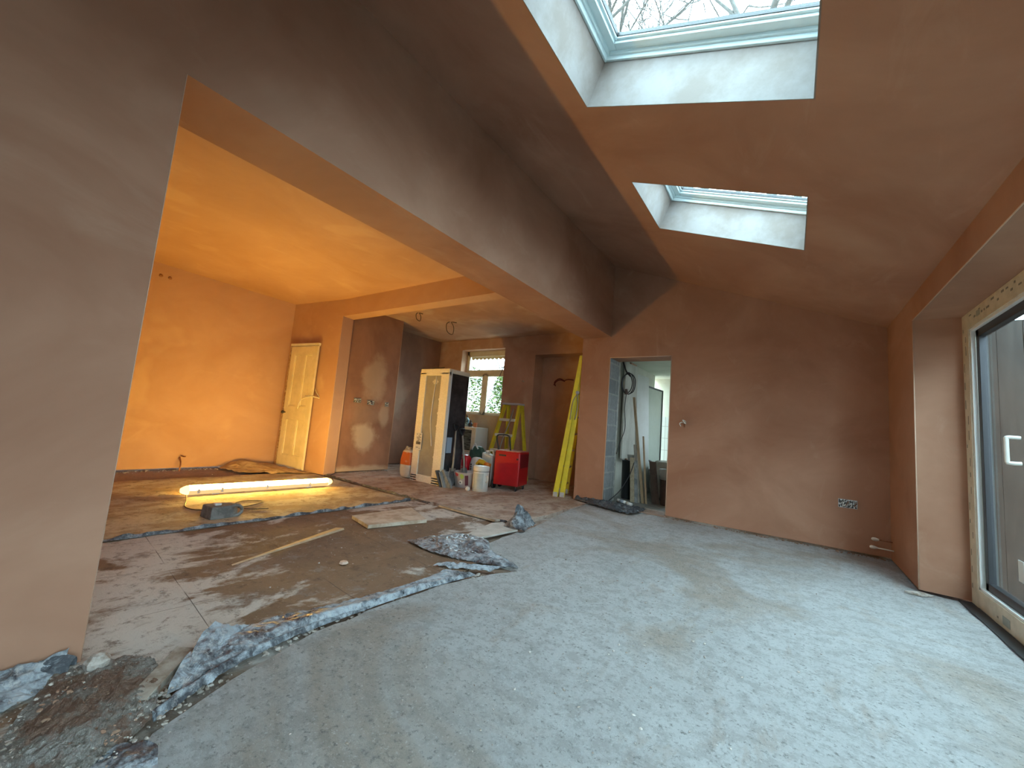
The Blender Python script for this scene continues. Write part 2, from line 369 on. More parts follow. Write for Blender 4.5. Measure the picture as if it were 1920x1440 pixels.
# left room
bm = bmesh.new(); prism(bm, [(-6.93, -1.4), (-7.25, 3.38), (-7.30, 3.9), (-7.7, 3.9), (-7.7, -1.4)], .02, 2.9)
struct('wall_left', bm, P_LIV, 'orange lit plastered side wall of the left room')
bm = bmesh.new()
prism(bm, [(-7.3, 3.375), (-7.235, 3.385), (-5.98, 3.55), (-6.03, 3.77), (-7.3, 3.6)], .0, 2.9)
prism(bm, [(-5.98, 3.55), (XI+.05, 3.575), (XI+.05, 3.79), (-6.03, 3.77)], 2.548, 2.9)
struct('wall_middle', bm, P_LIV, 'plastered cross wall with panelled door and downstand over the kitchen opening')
bm = bmesh.new(); box(bm, -7.4, XI+.02, -1.4, 3.6, 2.83, 2.95)
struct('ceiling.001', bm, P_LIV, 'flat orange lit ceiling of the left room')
bm = bmesh.new(); box(bm, -7.4, XI+.02, 3.6, 7.1, 2.80, 2.95)
struct('ceiling.002', bm, P_KIT, 'patchy drying plaster ceiling of the kitchen area')
bm = bmesh.new(); box(bm, -7.2, -6.05, 3.7, 4.82, .025, 2.9); box(bm, -7.3, -6.72, 4.8, 6.9, .03, 2.9)
struct('wall_kitchen_left', bm, blotched('plaster_breast', (.24,.125,.08), (.55,.43,.31), [((-6.05,4.26,.60), (.5,.26,.24), .85), ((-6.05,4.32,1.62), (.5,.26,.42), .5), ((-6.05,4.62,1.0), (.5,.10,.25), .5), ((-6.05,4.25,.02), (.5,.8,.10), .7), ((-6.72,5.3,1.5), (.3,.3,.5), .3), ((-6.05,4.2,1.0), (.5,.3,.25), .2)]), 'patchy drying plaster chimney breast with three socket boxes and dark recess beyond')
bm = bmesh.new(); WX0, WX1, WZ0, WZ1 = -6.03, -4.845, 1.17, 2.585
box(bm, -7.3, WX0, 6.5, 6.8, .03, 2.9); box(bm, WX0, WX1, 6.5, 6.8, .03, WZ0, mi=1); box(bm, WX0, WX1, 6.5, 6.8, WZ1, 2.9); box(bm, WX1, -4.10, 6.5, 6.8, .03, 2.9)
box(bm, -4.10, -2.3, 6.5, 6.8, 2.41, 2.9); box(bm, -4.3, -2.3, 6.8, 7.1, -.1, 2.9)
struct('wall_kitchen_far', bm, [P_KIT, mottled('tan_below_window', (.52,.42,.28), (.44,.33,.21), 2.5, .8)], 'brown plastered kitchen wall with window and dark alcove')  # second material: paler tan on the wall section below the window
bm = bmesh.new(); box(bm, XI, -2.33, 5.8, 8.4, .0, 3.0)
struct('wall_kitchen_right', bm, mottled('utility_white_wall', (.55,.55,.47), (.45,.45,.38), 2, .8), 'wall between kitchen and utility room')

# utility room shell
UW = mottled('utility_paint', (.50,.52,.42), (.58,.60,.50), 1.5, .8)
def tile_mat():
    m = mat('utility_tiles', rough=.3); g = NG(m)
    br = g.n('ShaderNodeTexBrick'); br.offset = 0; br.inputs['Scale'].default_value = 1; br.inputs['Brick Width'].default_value = .2; br.inputs['Row Height'].default_value = .25; br.inputs['Mortar Size'].default_value = .005
    br.inputs['Color1'].default_value = (.55,.60,.55,1); br.inputs['Color2'].default_value = (.52,.57,.52,1); br.inputs['Mortar'].default_value = (.3,.32,.3,1)
    x = g.n('ShaderNodeSeparateXYZ'); cm = g.n('ShaderNodeCombineXYZ'); g.l(g.tc.outputs['Object'], x.inputs[0]); g.l(x.outputs['X'], cm.inputs[0]); g.l(x.outputs['Z'], cm.inputs[1]); g.l(cm.outputs[0], br.inputs['Vector']); g.l(br.outputs[0], g.b.inputs['Base Color'])
    return m
bm = bmesh.new()
box(bm, -2.5, -1.4, 8.85, 9.05, 1.45, 2.4); box(bm, -2.5, -1.4, 8.85, 9.05, -.05, 1.45, mi=1); box(bm, -1.4, -.2, 8.85, 9.05, -.05, 1.0); box(bm, -1.4, -.2, 8.85, 9.05, 2.1, 2.4); box(bm, -.2, 1.0, 8.85, 9.05, -.05, 2.4)
box(bm, .6, .8, 5.8, 9.0, -.05, 2.4)
struct('wall_utility', bm, [UW, tile_mat()], 'cream painted and part tiled walls of the utility room')
bm = bmesh.new(); box(bm, -2.5, .8, 5.75, 9.05, 2.27, 2.4)
struct('ceiling.003', bm, UW, 'low cream ceiling of the utility room')
portal((-.8, 9.0, 1.55), (0, -1, 0), 1.2, 1.1)

# ------------------------------------------------------------------ floors
def terrain(name, poly, z, amp, m, label, step=.04, fr=3.0, skirt=.12, edge=None, name_seed=0, ragged=.012):
    """slab with a gently uneven top built on a clipped grid"""
    bm = bmesh.new()
    P = []
    for i in range(len(poly)):
        a = Vector((*poly[i], 0)); b = Vector((*poly[(i+1) % len(poly)], 0)); n = max(1, int((b-a).length/.06))
        d = (b-a).normalized(); s = Vector((-d.y, d.x, 0))
        for k in range(n):
            p = a.lerp(b, k/n); j = 0 if k == 0 else noise.noise(p*9+Vector((0, 0, name_seed)))*ragged*2
            P.append(p + s*j)
    vs_ = [bm.verts.new((p.x, p.y, z)) for p in P]; f = bm.faces.new(vs_)
    xs = [p.x for p in P]; ys = [p.y for p in P]
    x = math.floor(min(xs)/step)*step + step*.5
    while x < max(xs):
        bmesh.ops.bisect_plane(bm, geom=bm.verts[:]+bm.edges[:]+bm.faces[:], plane_co=(x, 0, 0), plane_no=(1, 0, 0)); x += step
    y = math.floor(min(ys)/step)*step + step*.5
    while y < max(ys):
        bmesh.ops.bisect_plane(bm, geom=bm.verts[:]+bm.edges[:]+bm.faces[:], plane_co=(0, y, 0), plane_no=(0, 1, 0)); y += step
    for v in bm.verts:
        c = v.co
        v.co.z = z + amp*noise.noise(Vector((c.x*fr, c.y*fr, name_seed))) + amp*.5*noise.noise(Vector((c.x*fr*4, c.y*fr*4, 9+name_seed)))
        if edge: v.co.z += edge(c.x, c.y)
    be = [e for e in bm.edges if e.is_boundary]
    r = bmesh.ops.extrude_edge_only(bm, edges=be)
    for v in [q for q in r['geom'] if isinstance(q, bmesh.types.BMVert)]: v.co.z = z-skirt
    for f in bm.faces: f.smooth = False
    o = link(name, bm, m); tag(o, label, 'floor', kind='structure'); return o
SLAB_EDGE = [(-1.42,.10), (-1.42,.36), (-1.47,.43), (-1.555,.49), (-1.60,.60), (-1.665,.74), (-1.72,.95), (-1.765,1.14), (-1.77,1.45), (-1.745,1.8), (-1.70,2.1), (-1.62,2.33), (-1.557,2.45),
             (-1.80,2.47), (-1.98,2.55), (-2.09,2.75), (-2.12,3.1), (-2.13,3.6), (-2.22,4.2), (-2.32,4.8), (-2.36,5.42)]
sl = [(XP-.0,-1.3), (-1.42,-1.3)] 
terrain('floor', [(1.09,-1.3), (1.09,4.405), (.82,4.405), (.82,5.46), (-2.36,5.46)] + SLAB_EDGE[::-1][1:] + [(-1.42,-1.3)], 0, .006, CONC, 'pale gritty new concrete slab of the extension', step=.05)
def lump(x, y):
    # debris heap at the front corner and a shallow lip facing the lamp in the middle of the slab
    h = .03*math.exp(-((x+1.75)**2+(y-.36)**2)/.03)*(.6+.8*noise.noise(Vector((x*14, y*14, 2))))
    return h
OLD_EDGE = [(-1.62,.10), (-1.60,.34), (-1.66,.46), (-1.75,.56), (-1.90,.72), (-1.96,.80), (-1.97,.99), (-1.93,1.21), (-1.88,1.48), (-1.85,1.84), (-1.80,2.13), (-1.86,2.36), (-2.12,2.40), (-2.30,2.65), (-2.35,3.0), (-2.28,3.44)]
terrain('floor.001', [(XP+.0,-1.3), (-1.62,-1.3)] + OLD_EDGE + [(-3.785,3.44), (-3.785,-1.3)], .0, .006, OLD, 'dusty brown old floor slab with pale scuffs beyond the opening', step=.04, edge=lump, name_seed=4)
terrain('floor.002', [(-3.81,-1.3), (-3.81,3.43), (-7.2,3.46), (-6.42,3.46), (-6.30,-1.3)][:2] + [(-6.35,3.49), (-6.20,-1.3)], .005, .006, OLD2, 'lamp lit sandy floor of the left room', step=.07, name_seed=6)
terrain('floor.003', [(-2.30,3.50), (-2.32,5.46), (-1.28,5.47), (-1.28,5.82), (-2.7,5.82), (-2.7,7.0), (-7.0,7.0), (-7.0,3.60), (-5.4,3.57)], .012, .007, KITF, 'streaky brown floor of the kitchen area', step=.07, name_seed=8)
# subfloor under everything
bm = bmesh.new(); prism(bm, [(-7.7,-1.5), (1.12,-1.5), (1.12,5.9), (1.0,9.0), (-7.7,9.0)], -.15, -.024)
struct('floor.004', bm, DIRT, 'dark rubble filled subfloor seen in the gaps')
bm = bmesh.new(); box(bm, -2.4, .7, 5.82, 8.9, -.05, .0)
struct('floor.005', bm, mottled('utility_floor', (.2,.2,.19), (.3,.3,.28), 6, .8), 'grey dusty utility room floor')
bm = bmesh.new(); box(bm, -7.3, -6.36, -1.3, 3.45, -.05, -.014)
struct('floor.006', bm, oldslab('edge_trench', brown=(.22,.14,.09), pale=(.4,.3,.2), lo=.6, hi=.75), 'lower brown strip of floor along the orange wall')

# ------------------------------------------------------------------ exterior
GR = mottled('patio_paving', (.36,.36,.35), (.45,.45,.43), 2, .9)
bm = bmesh.new(); box(bm, -14, 14, 9.2, 40, -.5, -.35); box(bm, 1.3, 14, -12, 9.2, -.35, -.2)
o = link('ground', bm, mottled('garden_ground', (.05,.055,.045), (.08,.08,.07), 2, .9)); tag(o, 'pale ground outside the glazing', 'ground', kind='structure')
FW = mottled('dark_fence_wood', (.022,.019,.016), (.04,.034,.028), 5, .8, stretch=(6,1,.6))
bm = bmesh.new()
for k in range(9): box(bm, 1.25+k*.146, 1.25+k*.146+.142, 4.95+.004*(k % 2), 4.98+.004*(k % 2), -.2, 2.2)
for z in (.2, 1.1, 2.0): box(bm, 1.25, 2.56, 4.98, 5.03, z, z+.09)
o = link('fence_and_blocker', bm, FW); tag(o, 'dark boarded fence seen through the sliding door, running away from it', 'fence')
bm = bmesh.new()  # out-of-view boards added to cut the daylight entering by the sliding door
for k in range(30): box(bm, 2.6+.004*(k % 2), 2.63+.004*(k % 2), .344+k*.154, .344+k*.154+.150, -.2, 2.75)
for z in (.2, 1.1, 2.0): box(bm, 2.635, 2.68, .344, 4.95, z, z+.09)
o = link('fence_and_blocker', bm, FW); tag(o, 'unseen dark boarding added opposite the sliding door to hold back daylight', 'fence')

# ------------------------------------------------------------------ sliding door
def sliding():
    r = empty('door_1', (1.1, 1.95, 0), 'large sliding patio door with film covered pale frame at the right', 'patio door'); r['kind'] = 'structure'
    def part(name, boxes, m, bevel=.003, smooth=False):
        b = bmesh.new()
        for q in boxes: box(b, *q)
        o = link(name, b, m, bevel=bevel); o.parent = r; o.matrix_parent_inverse = Matrix.Translation(-r.location); return o
    y0, y1, z1 = -1.2, 4.405, 2.11
    part('frame', [(1.068, 1.16, y1-.125, y1, .0, z1), (1.068, 1.16, y0, y1-.125, z1-.125, z1), (1.068, 1.16, y0, y1-.125, .015, .135), (1.068, 1.16, y0, y0+.1, .0, z1)], BEIGEF)
    # film seam grooves and print marks on the protective film
    ms = []
    random.seed(3)
    z = .12
    while z < 2.0:
        l = random.uniform(.02, .07); yy = random.choice((y1-.032, y1-.075))
        ms.append((1.0665, 1.0685, yy, yy+random.choice((.006, .009)), z, z+l)); z += l+random.uniform(.02, .08)
    y = y1-.16
    while y > 1.5:
        l = random.uniform(.015, .05); zz = random.choice((z1-.038, z1-.07))
        ms.append((1.0665, 1.0685, y-l, y, zz, zz+random.choice((.01, .014))))
        if random.random() < .4: ms.append((1.0665, 1.0685, y-l, y, .05, .05+.012))
        y -= l+random.uniform(.02, .06)
    part('film_print', ms, mat('grey_print', (.2,.2,.17), .6), 0)
    part('film_sticker', [(1.066, 1.0685, y1-.36, y1-.30, z1-.075, z1-.035), (1.066, 1.0685, y1-.62, y1-.52, .04, .09)], mat('grey_green_label', (.28,.32,.29), .5), 0)
    part('glazing_bead', [(1.075, 1.10, y1-.145, y1-.125, .135, z1-.125), (1.075, 1.10, y0, y1-.125, z1-.145, z1-.125), (1.075, 1.10, y0, y1-.125, .135, .152)], WPAINT)
    # sashes
    s0 = y1-.15
    pans = [(s0-1.55, s0, 1.10, 1.145), (s0-3.05, s0-1.48, 1.16, 1.20), (y0+.1, s0-2.98, 1.10, 1.145)]
    for a, b, xa, xb in pans:
        s = part('sash', [(xa, xb, b-.05, b, .145, z1-.14), (xa, xb, a, a+.07, .145, z1-.14), (xa, xb, a, b, z1-.195, z1-.14), (xa, xb, a, b, .145, .20)], DARKMET)
        part('glass', [((xa+xb)/2-.004, (xa+xb)/2+.004, a+.03, b-.03, .17, z1-.17)], GLASS, 0)
    hb = bmesh.new()
    tube(hb, curve_pts([(1.10, 3.64, 1.02), (1.05, 3.64, 1.02), (1.045, 3.64, 1.04), (1.045, 3.64, 1.15), (1.05, 3.64, 1.17), (1.10, 3.64, 1.17)], 4), .011, 8)
    o = link('handle', hb, WPLAS); o.parent = r; o.matrix_parent_inverse = Matrix.Translation(-r.location); o['label'] = 'pale D-shaped handle in clear wrap'
    part('glass_label', [(1.094, 1.0975, 3.66, 3.73, .34, .46)], mat('white_label', (.62,.68,.68), .5), 0)
    part('sill_strip', [(1.0, 1.07, y0, y1, -.01, .012)], BLACK, 0)
sliding()

# ------------------------------------------------------------------ kitchen window (inside its reveal)
def kwin():
    r = empty('window_3', ((WX0+WX1)/2, 6.7, WZ0), 'cream framed kitchen window with top light and two casements', 'window'); r['kind'] = 'structure'
    def part(name, bm_, m, bevel=.003):
        o = link(name, bm_, m, bevel=bevel); o.parent = r; o.matrix_parent_inverse = Matrix.Translation(-r.location); return o
    x0, x1, z0, z1 = WX0, WX1, WZ0, WZ1; FR = mottled('cream_upvc', (.70,.67,.55), (.62,.58,.46), 3, .4)
    xm, zt = -5.46, 2.085
    b = bmesh.new(); box(b, x0, x0+.055, 6.69, 6.76, z0, z1); box(b, x1-.055, x1, 6.69, 6.76, z0, z1); box(b, x0, x1, 6.69, 6.76, z0, z0+.03); box(b, x0, x1, 6.69, 6.76, z1-.09, z1)
    box(b, x0, x1, 6.69, 6.76, zt-.035, zt+.04); box(b, xm-.045, xm+.045, 6.69, 6.76, z0, zt); part('frame', b, FR)
    b = bmesh.new()
    for a, c, zl, zh in ((x0+.05, xm-.04, z0+.03, zt-.03), (xm+.04, x1-.05, z0+.03, zt-.03), (x0+.05, x1-.05, zt+.035, z1-.085)):
        for q in ((a, a+.04, zl, zh), (c-.04, c, zl, zh), (a, c, zl, zl+.04), (a, c, zh-.04, zh)): box(b, q[0], q[1], 6.675, 6.72, q[2], q[3])
    part('casement', b, FR)
    part('glass', B(x0+.05, x1-.05, 6.725, 6.73, z0+.03, z1-.08), GLASS, 0)
    # scalloped edge of the film left on the top light
    b = bmesh.new(); n = 9; s = (x1-x0-.2)/n
    for k in range(n):
        xa = x0+.1+k*s; top = [b.verts.new((xa, 6.715, z1-.12)), b.verts.new((xa+s, 6.715, z1-.12))]
        low = [b.verts.new((xa+s-s*j/6, 6.715, z1-.165-.03*math.sin(math.pi*j/6))) for j in range(7)]
        b.faces.new(top + low)
    o = part('scalloped_trim', b, mottled('pale_film', (.62,.60,.42), (.7,.68,.5), 5, .6), 0); s_ = o.modifiers.new('t', 'SOLIDIFY'); s_.thickness = .002
kwin()
b = bmesh.new(); tube(b, [(-5.40, 6.62, 1.19), (-4.94, 6.66, 2.28)], .006, 6)
tag(link('blind_wand', b, DARKMET), 'thin dark rod leaning inside the kitchen window', 'rod')

# ------------------------------------------------------------------ trees outside
BARK = mottled('bark', (.030,.028,.024), (.05,.046,.038), 6, .9)
def bare_tree(name, base, h, seed, label, lean=(0,0), r0=.16, levels=5, spread=.55):
    rnd = random.Random(seed); bm = bmesh.new()
    def grow(p, d, ln, r, lv):
        pts = [p]; q = p.copy(); dd = d.copy(); n = 4
        for i in range(n):
            dd = (dd + Vector((rnd.uniform(-1, 1), rnd.uniform(-1, 1), rnd.uniform(-.4, .7)))*.16).normalized(); q = q + dd*ln/n; pts.append(q.copy())
        tube(bm, pts, [r*(1-.45*i/n) for i in range(n+1)], 5 if lv > 2 else 3, cap=False)
        if lv == 0: return
        k = 3 if lv > 1 else 4
        for i in range(k):
            s = pts[rnd.choice((2, 3, 4))] if i else pts[-1]
            ax = Vector((rnd.uniform(-1, 1), rnd.uniform(-1, 1), rnd.uniform(-.5, .6))).normalized()
            nd = (dd + ax*rnd.uniform(.5, 1.1)*spread*1.6).normalized()
            grow(s, nd, ln*rnd.uniform(.62, .85), r*rnd.uniform(.5, .68), lv-1)
    grow(Vector(base), Vector((lean[0], lean[1], 1)).normalized(), h, r0, levels)
    return tag(link(name, bm, BARK, recalc=False), label, 'tree')
bare_tree('bare_tree', (.9, 12.8, -.3), 8.2, 31, 'bare tree seen at right side of nearer rooflight', lean=(-.03,-.02), r0=.2, levels=6, spread=.6)
bare_tree('bare_tree', (-4.6, 12.6, -.3), 8.6, 47, 'bare tree seen across the middle of nearer rooflight', lean=(.02,-.02), r0=.2, levels=6, spread=.6)
LEAF = mottled('hedge_leaf', (.03,.065,.008), (.10,.13,.02), 3, .6, bump=0)
def hedge(name, cx, cy, w_, d_, h, seed, label, n=9000):
    rnd = random.Random(seed); bm = bmesh.new()
    for i in range(n):
        a = rnd.uniform(0, 6.283); rr = rnd.random()**.4; z = rnd.random()
        x = cx + w_*.5*rr*math.cos(a)*(1-.45*z*z); y = cy + d_*.5*rr*math.sin(a)*(1-.45*z*z); zz = -.3 + h*z*(1+.12*noise.noise(Vector((x, y, 1))))
        s = rnd.uniform(.03, .07); e = Matrix.Rotation(rnd.uniform(0, 6.28), 3, 'Z') @ Matrix.Rotation(rnd.uniform(-1, 1), 3, 'X')
        bm.faces.new([bm.verts.new(Vector((x, y, zz)) + e @ Vector(v)*s) for v in ((-1, 0, 0), (0, -.5, .1), (1, 0, 0), (0, .5, .1))])
    return tag(link(name, bm, LEAF, recalc=False), label, 'shrub')
hedge('garden_shrub', -9.5, 10.6, 2.6, 1.6, 3.1, 1, 'sunlit green shrub outside, behind left kitchen casement')
hedge('garden_shrub', -7.3, 10.2, 1.7, 1.4, 2.9, 2, 'sunlit green shrub outside, behind right kitchen casement')
bare_tree('bare_tree', (-9.6, 14.0, -.3), 2.2, 5, 'bare tree seen through the kitchen window', levels=4, r0=.10)
bare_tree('bare_tree', (-2.2, 14.5, -.3), 9.5, 11, 'large bare tree seen through the nearer rooflight', lean=(-.02,-.02), r0=.26, levels=6, spread=.6)
bare_tree('bare_tree', (-6.8, 17.0, -.3), 10.5, 23, 'bare tree seen at left side of nearer rooflight', lean=(-.02,.02), r0=.2, levels=6, spread=.6)

# ------------------------------------------------------------------ panelled door leaning in its opening (cross wall)
def panel_door():
    # plane along the cross wall; local x along wall, z up
    a = Vector((-7.08, 3.395, 0)); d = (Vector((-6.41, 3.483, 0))-a); W_ = d.length; ang = math.atan2(d.y, d.x); H_ = 2.02
    r = bpy.data.objects.new('door_2', None); C.objects.link(r); r.location = a + Vector((.03, -.035, .02)); r.rotation_euler = (0, 0, ang)
    tag(r, 'old cream four panel door standing shut in the orange cross wall', 'door', kind='structure')
    b = bmesh.new(); t = .035; st = .10; xs = [0, st, W_/2-.045, W_/2+.045, W_-st, W_]
    zr = [0, .20, .80, 1.00, H_-.13, H_]
    box(b, xs[0], xs[1], -t, 0, 0, H_); box(b, xs[4], xs[5], -t, 0, 0, H_)
    box(b, xs[2], xs[3], -t, 0, zr[1], zr[2]); box(b, xs[2], xs[3], -t, 0, zr[3], zr[4])
    box(b, xs[1], xs[4], -t, 0, 0, zr[1]); box(b, xs[1], xs[4], -t, 0, zr[2], zr[3]); box(b, xs[1], xs[4], -t, 0, zr[4], H_)
    DP = mottled('old_cream_gloss', (.62,.53,.33), (.70,.60,.40), 5, .45, bump=.03)
    link('door_leaf', b, DP, r, bevel=.002)
    for x0, x1 in ((xs[1], xs[2]), (xs[3], xs[4])):
        for z0, z1 in ((zr[1], zr[2]), (zr[3], zr[4])):
            p = link('door_panel', B(x0, x1, -.018, -.006, z0, z1), DP, r)
            q = bmesh.new()
            for (c0, c1, e0, e1) in ((x0, x0+.022, z0, z1), (x1-.022, x1, z0, z1), (x0, x1, z0, z0+.022), (x0, x1, z1-.022, z1)): box(q, c0, c1, -.032, -.016, e0, e1)
            link('moulding', q, DP, p, bevel=.006)
    q = bmesh.new(); tube(q, [(.055, -.035, .90), (.055, -.075, .90)], .011); lathe(q, [(.0, -.0), (.024, .004), (.028, .018), (.02, .032), (.001, .036)], 14, (0, 0, 0))
    for v in q.verts[-70:]: 
        c = v.co.copy(); v.co = Vector((.055+c.x, -.065-c.z, .90+c.y))
    link('knob', q, DARKMET, r, smooth=True)
    b = bmesh.new(); box(b, -.03, W_+.02, -.04, .0, H_+.02, H_+.055); box(b, -.028, W_+.01, -.02, .0, H_+.003, H_+.018)
    link('head_strip', b, CREAM, r)
    b = bmesh.new(); box(b, -.045, -.012, -.03, .0, .05, H_+.02)
    link('rough_edge', b, mottled('broken_plaster', (.25,.12,.06), (.5,.36,.22), 25, .9, bump=.5), r)
panel_door()

# ------------------------------------------------------------------ cable tails and pipes left in the plaster
def cable(name, pts, r, m, label, cat='cable', n=8, group=None):
    return tag(link(name, T(curve_pts(pts, n), r, 6), m), label, cat, group)
GCAB = mottled('grey_cable', (.35,.33,.3), (.5,.48,.44), 30, .5)
def wall_box(name, c, nrm, w_, h_, label, wires=3, dust=True):
    """metal back box set into plaster with loose cable tails"""
    c = Vector(c); nrm = Vector(nrm); s = Vector((-nrm.y, nrm.x, 0)); up = Vector((0, 0, 1))
    r = empty(name, c, label, 'socket box'); Mx = Matrix((s, nrm, up)).transposed().to_4x4()
    b = bmesh.new(); t = .003
    box(b, -w_/2, w_/2, -.002, .003, -h_/2, -h_/2+t, M=Mx); box(b, -w_/2, w_/2, -.002, .003, h_/2-t, h_/2, M=Mx); box(b, -w_/2, -w_/2+t, -.002, .003, -h_/2, h_/2, M=Mx); box(b, w_/2-t, w_/2, -.002, .003, -h_/2, h_/2, M=Mx)
    link('rim', b, STEEL, r)
    link('cavity', B(-w_/2+.004, w_/2-.004, -.001, .0015, -h_/2+.004, h_/2-.004, M=Mx), mottled('box_interior', (.03,.03,.03), (.78,.84,.85), 70, .4, lo=.50, hi=.56), r)
    rnd = random.Random(int(abs(c.x*137+c.y*911))%1000)
    for k in range(wires):
        x = (k+.5)/wires*w_*.8-w_*.4; p = [Mx @ Vector((x, .002, rnd.uniform(-.01, .02)))]
        for j in range(3): p.append(Mx @ Vector((x+rnd.uniform(-.015, .015), .012+.008*j, rnd.uniform(-h_*.4, h_*.4))))
        link('wire', T(curve_pts(p, 4), .003, 5), [GCAB, WPLAS, mat('wire_brown', (.18,.08,.04), .5)][k % 3], r)
    return r
wall_box('socket_box', (-6.046, 4.035, 1.215), (1, 0, 0), .14, .075, 'metal double socket box with wires on drying chimney breast, left of three', 4)
wall_box('socket_box', (-6.046, 4.30, 1.20), (1, 0, 0), .14, .075, 'metal double socket box with wires on drying chimney breast, middle of three', 4)
wall_box('socket_box', (-6.046, 4.64, 1.20), (1, 0, 0), .08, .075, 'small single socket box near right edge of drying chimney breast', 2)
wall_box('socket_box', (.475, YF-.004, .487), (0, -1, 0), .15, .085, 'bright metal double socket box low on far wall near right corner', 6)
def tails(name, c, pts, label, m=GCAB, r=.004):
    e = empty(name, c, label, 'cable'); c = Vector(c)
    for k, p in enumerate(pts):
        link('wire', T(curve_pts([Vector(q) for q in p], 6), r, 6), m if not isinstance(m, list) else m[k], e)
    return e
tails('cable_tail', (-1.116, YF, 1.2), [[(0, .01, 0), (-.02, -.03, .02), (-.045, -.05, .0), (-.03, -.05, -.035)], [(0, .01, 0), (.02, -.03, .03), (-.01, -.05, .045), (.03, -.06, .0)], [(0, .01, -.01), (.01, -.04, -.01), (.015, -.05, -.04)]], 'twisted cable tails poking out of far wall right of doorway', [WPLAS, WPLAS, COPPER], .006)
tails('cable_tail', (-6.30, 3.50, 1.19), [[(0, .01, 0), (-.06, -.08, .02), (-.16, -.11, -.0), (-.30, -.14, -.06), (-.36, -.14, -.2)], [(0, .02, 0), (-.04, -.04, .10), (-.08, -.04, .16)], [(0, .02, 0), (-.1, -.10, .02), (-.2, -.12, .03)]], 'loose cable tails hanging across the panelled door', [CREAM, GCAB, GCAB], .006)
tails('cable_tail', (-3.60, 6.79, 1.93), [[(.02, .01, .0), (-.05, -.04, .02), (-.12, -.06, -.01), (-.18, -.06, -.08)], [(.02, .01, 0), (-.04, -.05, .04), (-.10, -.06, .03), (-.16, -.07, -.03), (-.14, -.06, -.10)], [(.02, .01, .02), (.12, -.04, .03), (.22, -.02, .02)]], 'dark red cable tails hanging in the alcove', mat('red_brown_cable', (.14,.02,.02), .5), .010)
tails('cable_tail', (-4.33, 6.49, 1.88), [[(0, .01, 0), (.02, -.03, .02), (.04, -.03, -.01)], [(0, .01, 0), (-.03, -.03, .02)]], 'small pale cable stub between kitchen window and alcove', CREAM, .006)
for i, (x, y, s) in enumerate(((-5.15, 5.15, 1.0), (-5.28, 4.50, .6))):
    tails('ceiling_cable', (x, y, 2.80), [[(0, 0, .01), (-.03*s, -.06*s, -.05*s), (-.06*s, -.0, -.17*s), (.02*s, .06*s, -.22*s), (.06*s, .04*s, -.10*s), (.02*s, .0, -.0)], [(0, 0, .01), (.08*s, 0, -.01), (.14*s, .02, -.02)]], ['large dark cable loop hanging from kitchen ceiling', 'smaller cable loop hanging from kitchen ceiling near downstand'][i], mat('brown_cable', (.09,.05,.03), .5), .007)
tails('pipe_stub', (-7.12, 2.07, .19), [[(-.03, 0, 0), (.05, 0, .0), (.07, .02, .0)], [(-.03, -.02, -.02), (.05, -.02, -.1), (.06, -.03, -.22)]], 'copper pipe stub low on the orange wall', COPPER, .010)
for i, (z, y, l) in enumerate(((.186, 5.36, .14), (.118, 5.30, .16))):
    e = empty('pipe_tail', (XR, y, z), ['upper pipe tail with white cap by right corner of far wall', 'lower pipe tail with white cap by right corner of far wall'][i], 'pipe')
    link('pipe', T([(0.02, 0, 0), (-l+.04, .0, .004)], .006), COPPER if i == 0 else WPLAS, e)
    link('cap', T([(-l+.045, 0, .004), (-l+.02, 0, .004), (-l-.0, 0, .005), (-l-.012, 0, .005)], [.009, .017, .016, .008], 10), WPLAS, e)
# small plaster marks near the ceiling of the orange wall
for i, (y, z) in enumerate(((1.50, 2.66), (1.60, 2.66))):
    b = L([(.001, 0), (.022, .003), (.018, .008), (.001, .006)], 10); bmesh.ops.rotate(b, verts=b.verts, matrix=Matrix.Rotation(R(90), 3, 'Y'))
    o = link('filler_patch', b, mottled('wet_filler', (.3,.13,.05), (.36,.17,.08), 20)); o.location = (-7.115-.0628*(y-1.4), y, z); tag(o, ['left of two damp filler spots high on the orange wall', 'right of two damp filler spots high on the orange wall'][i], 'spot', 'filler spots on the orange wall')

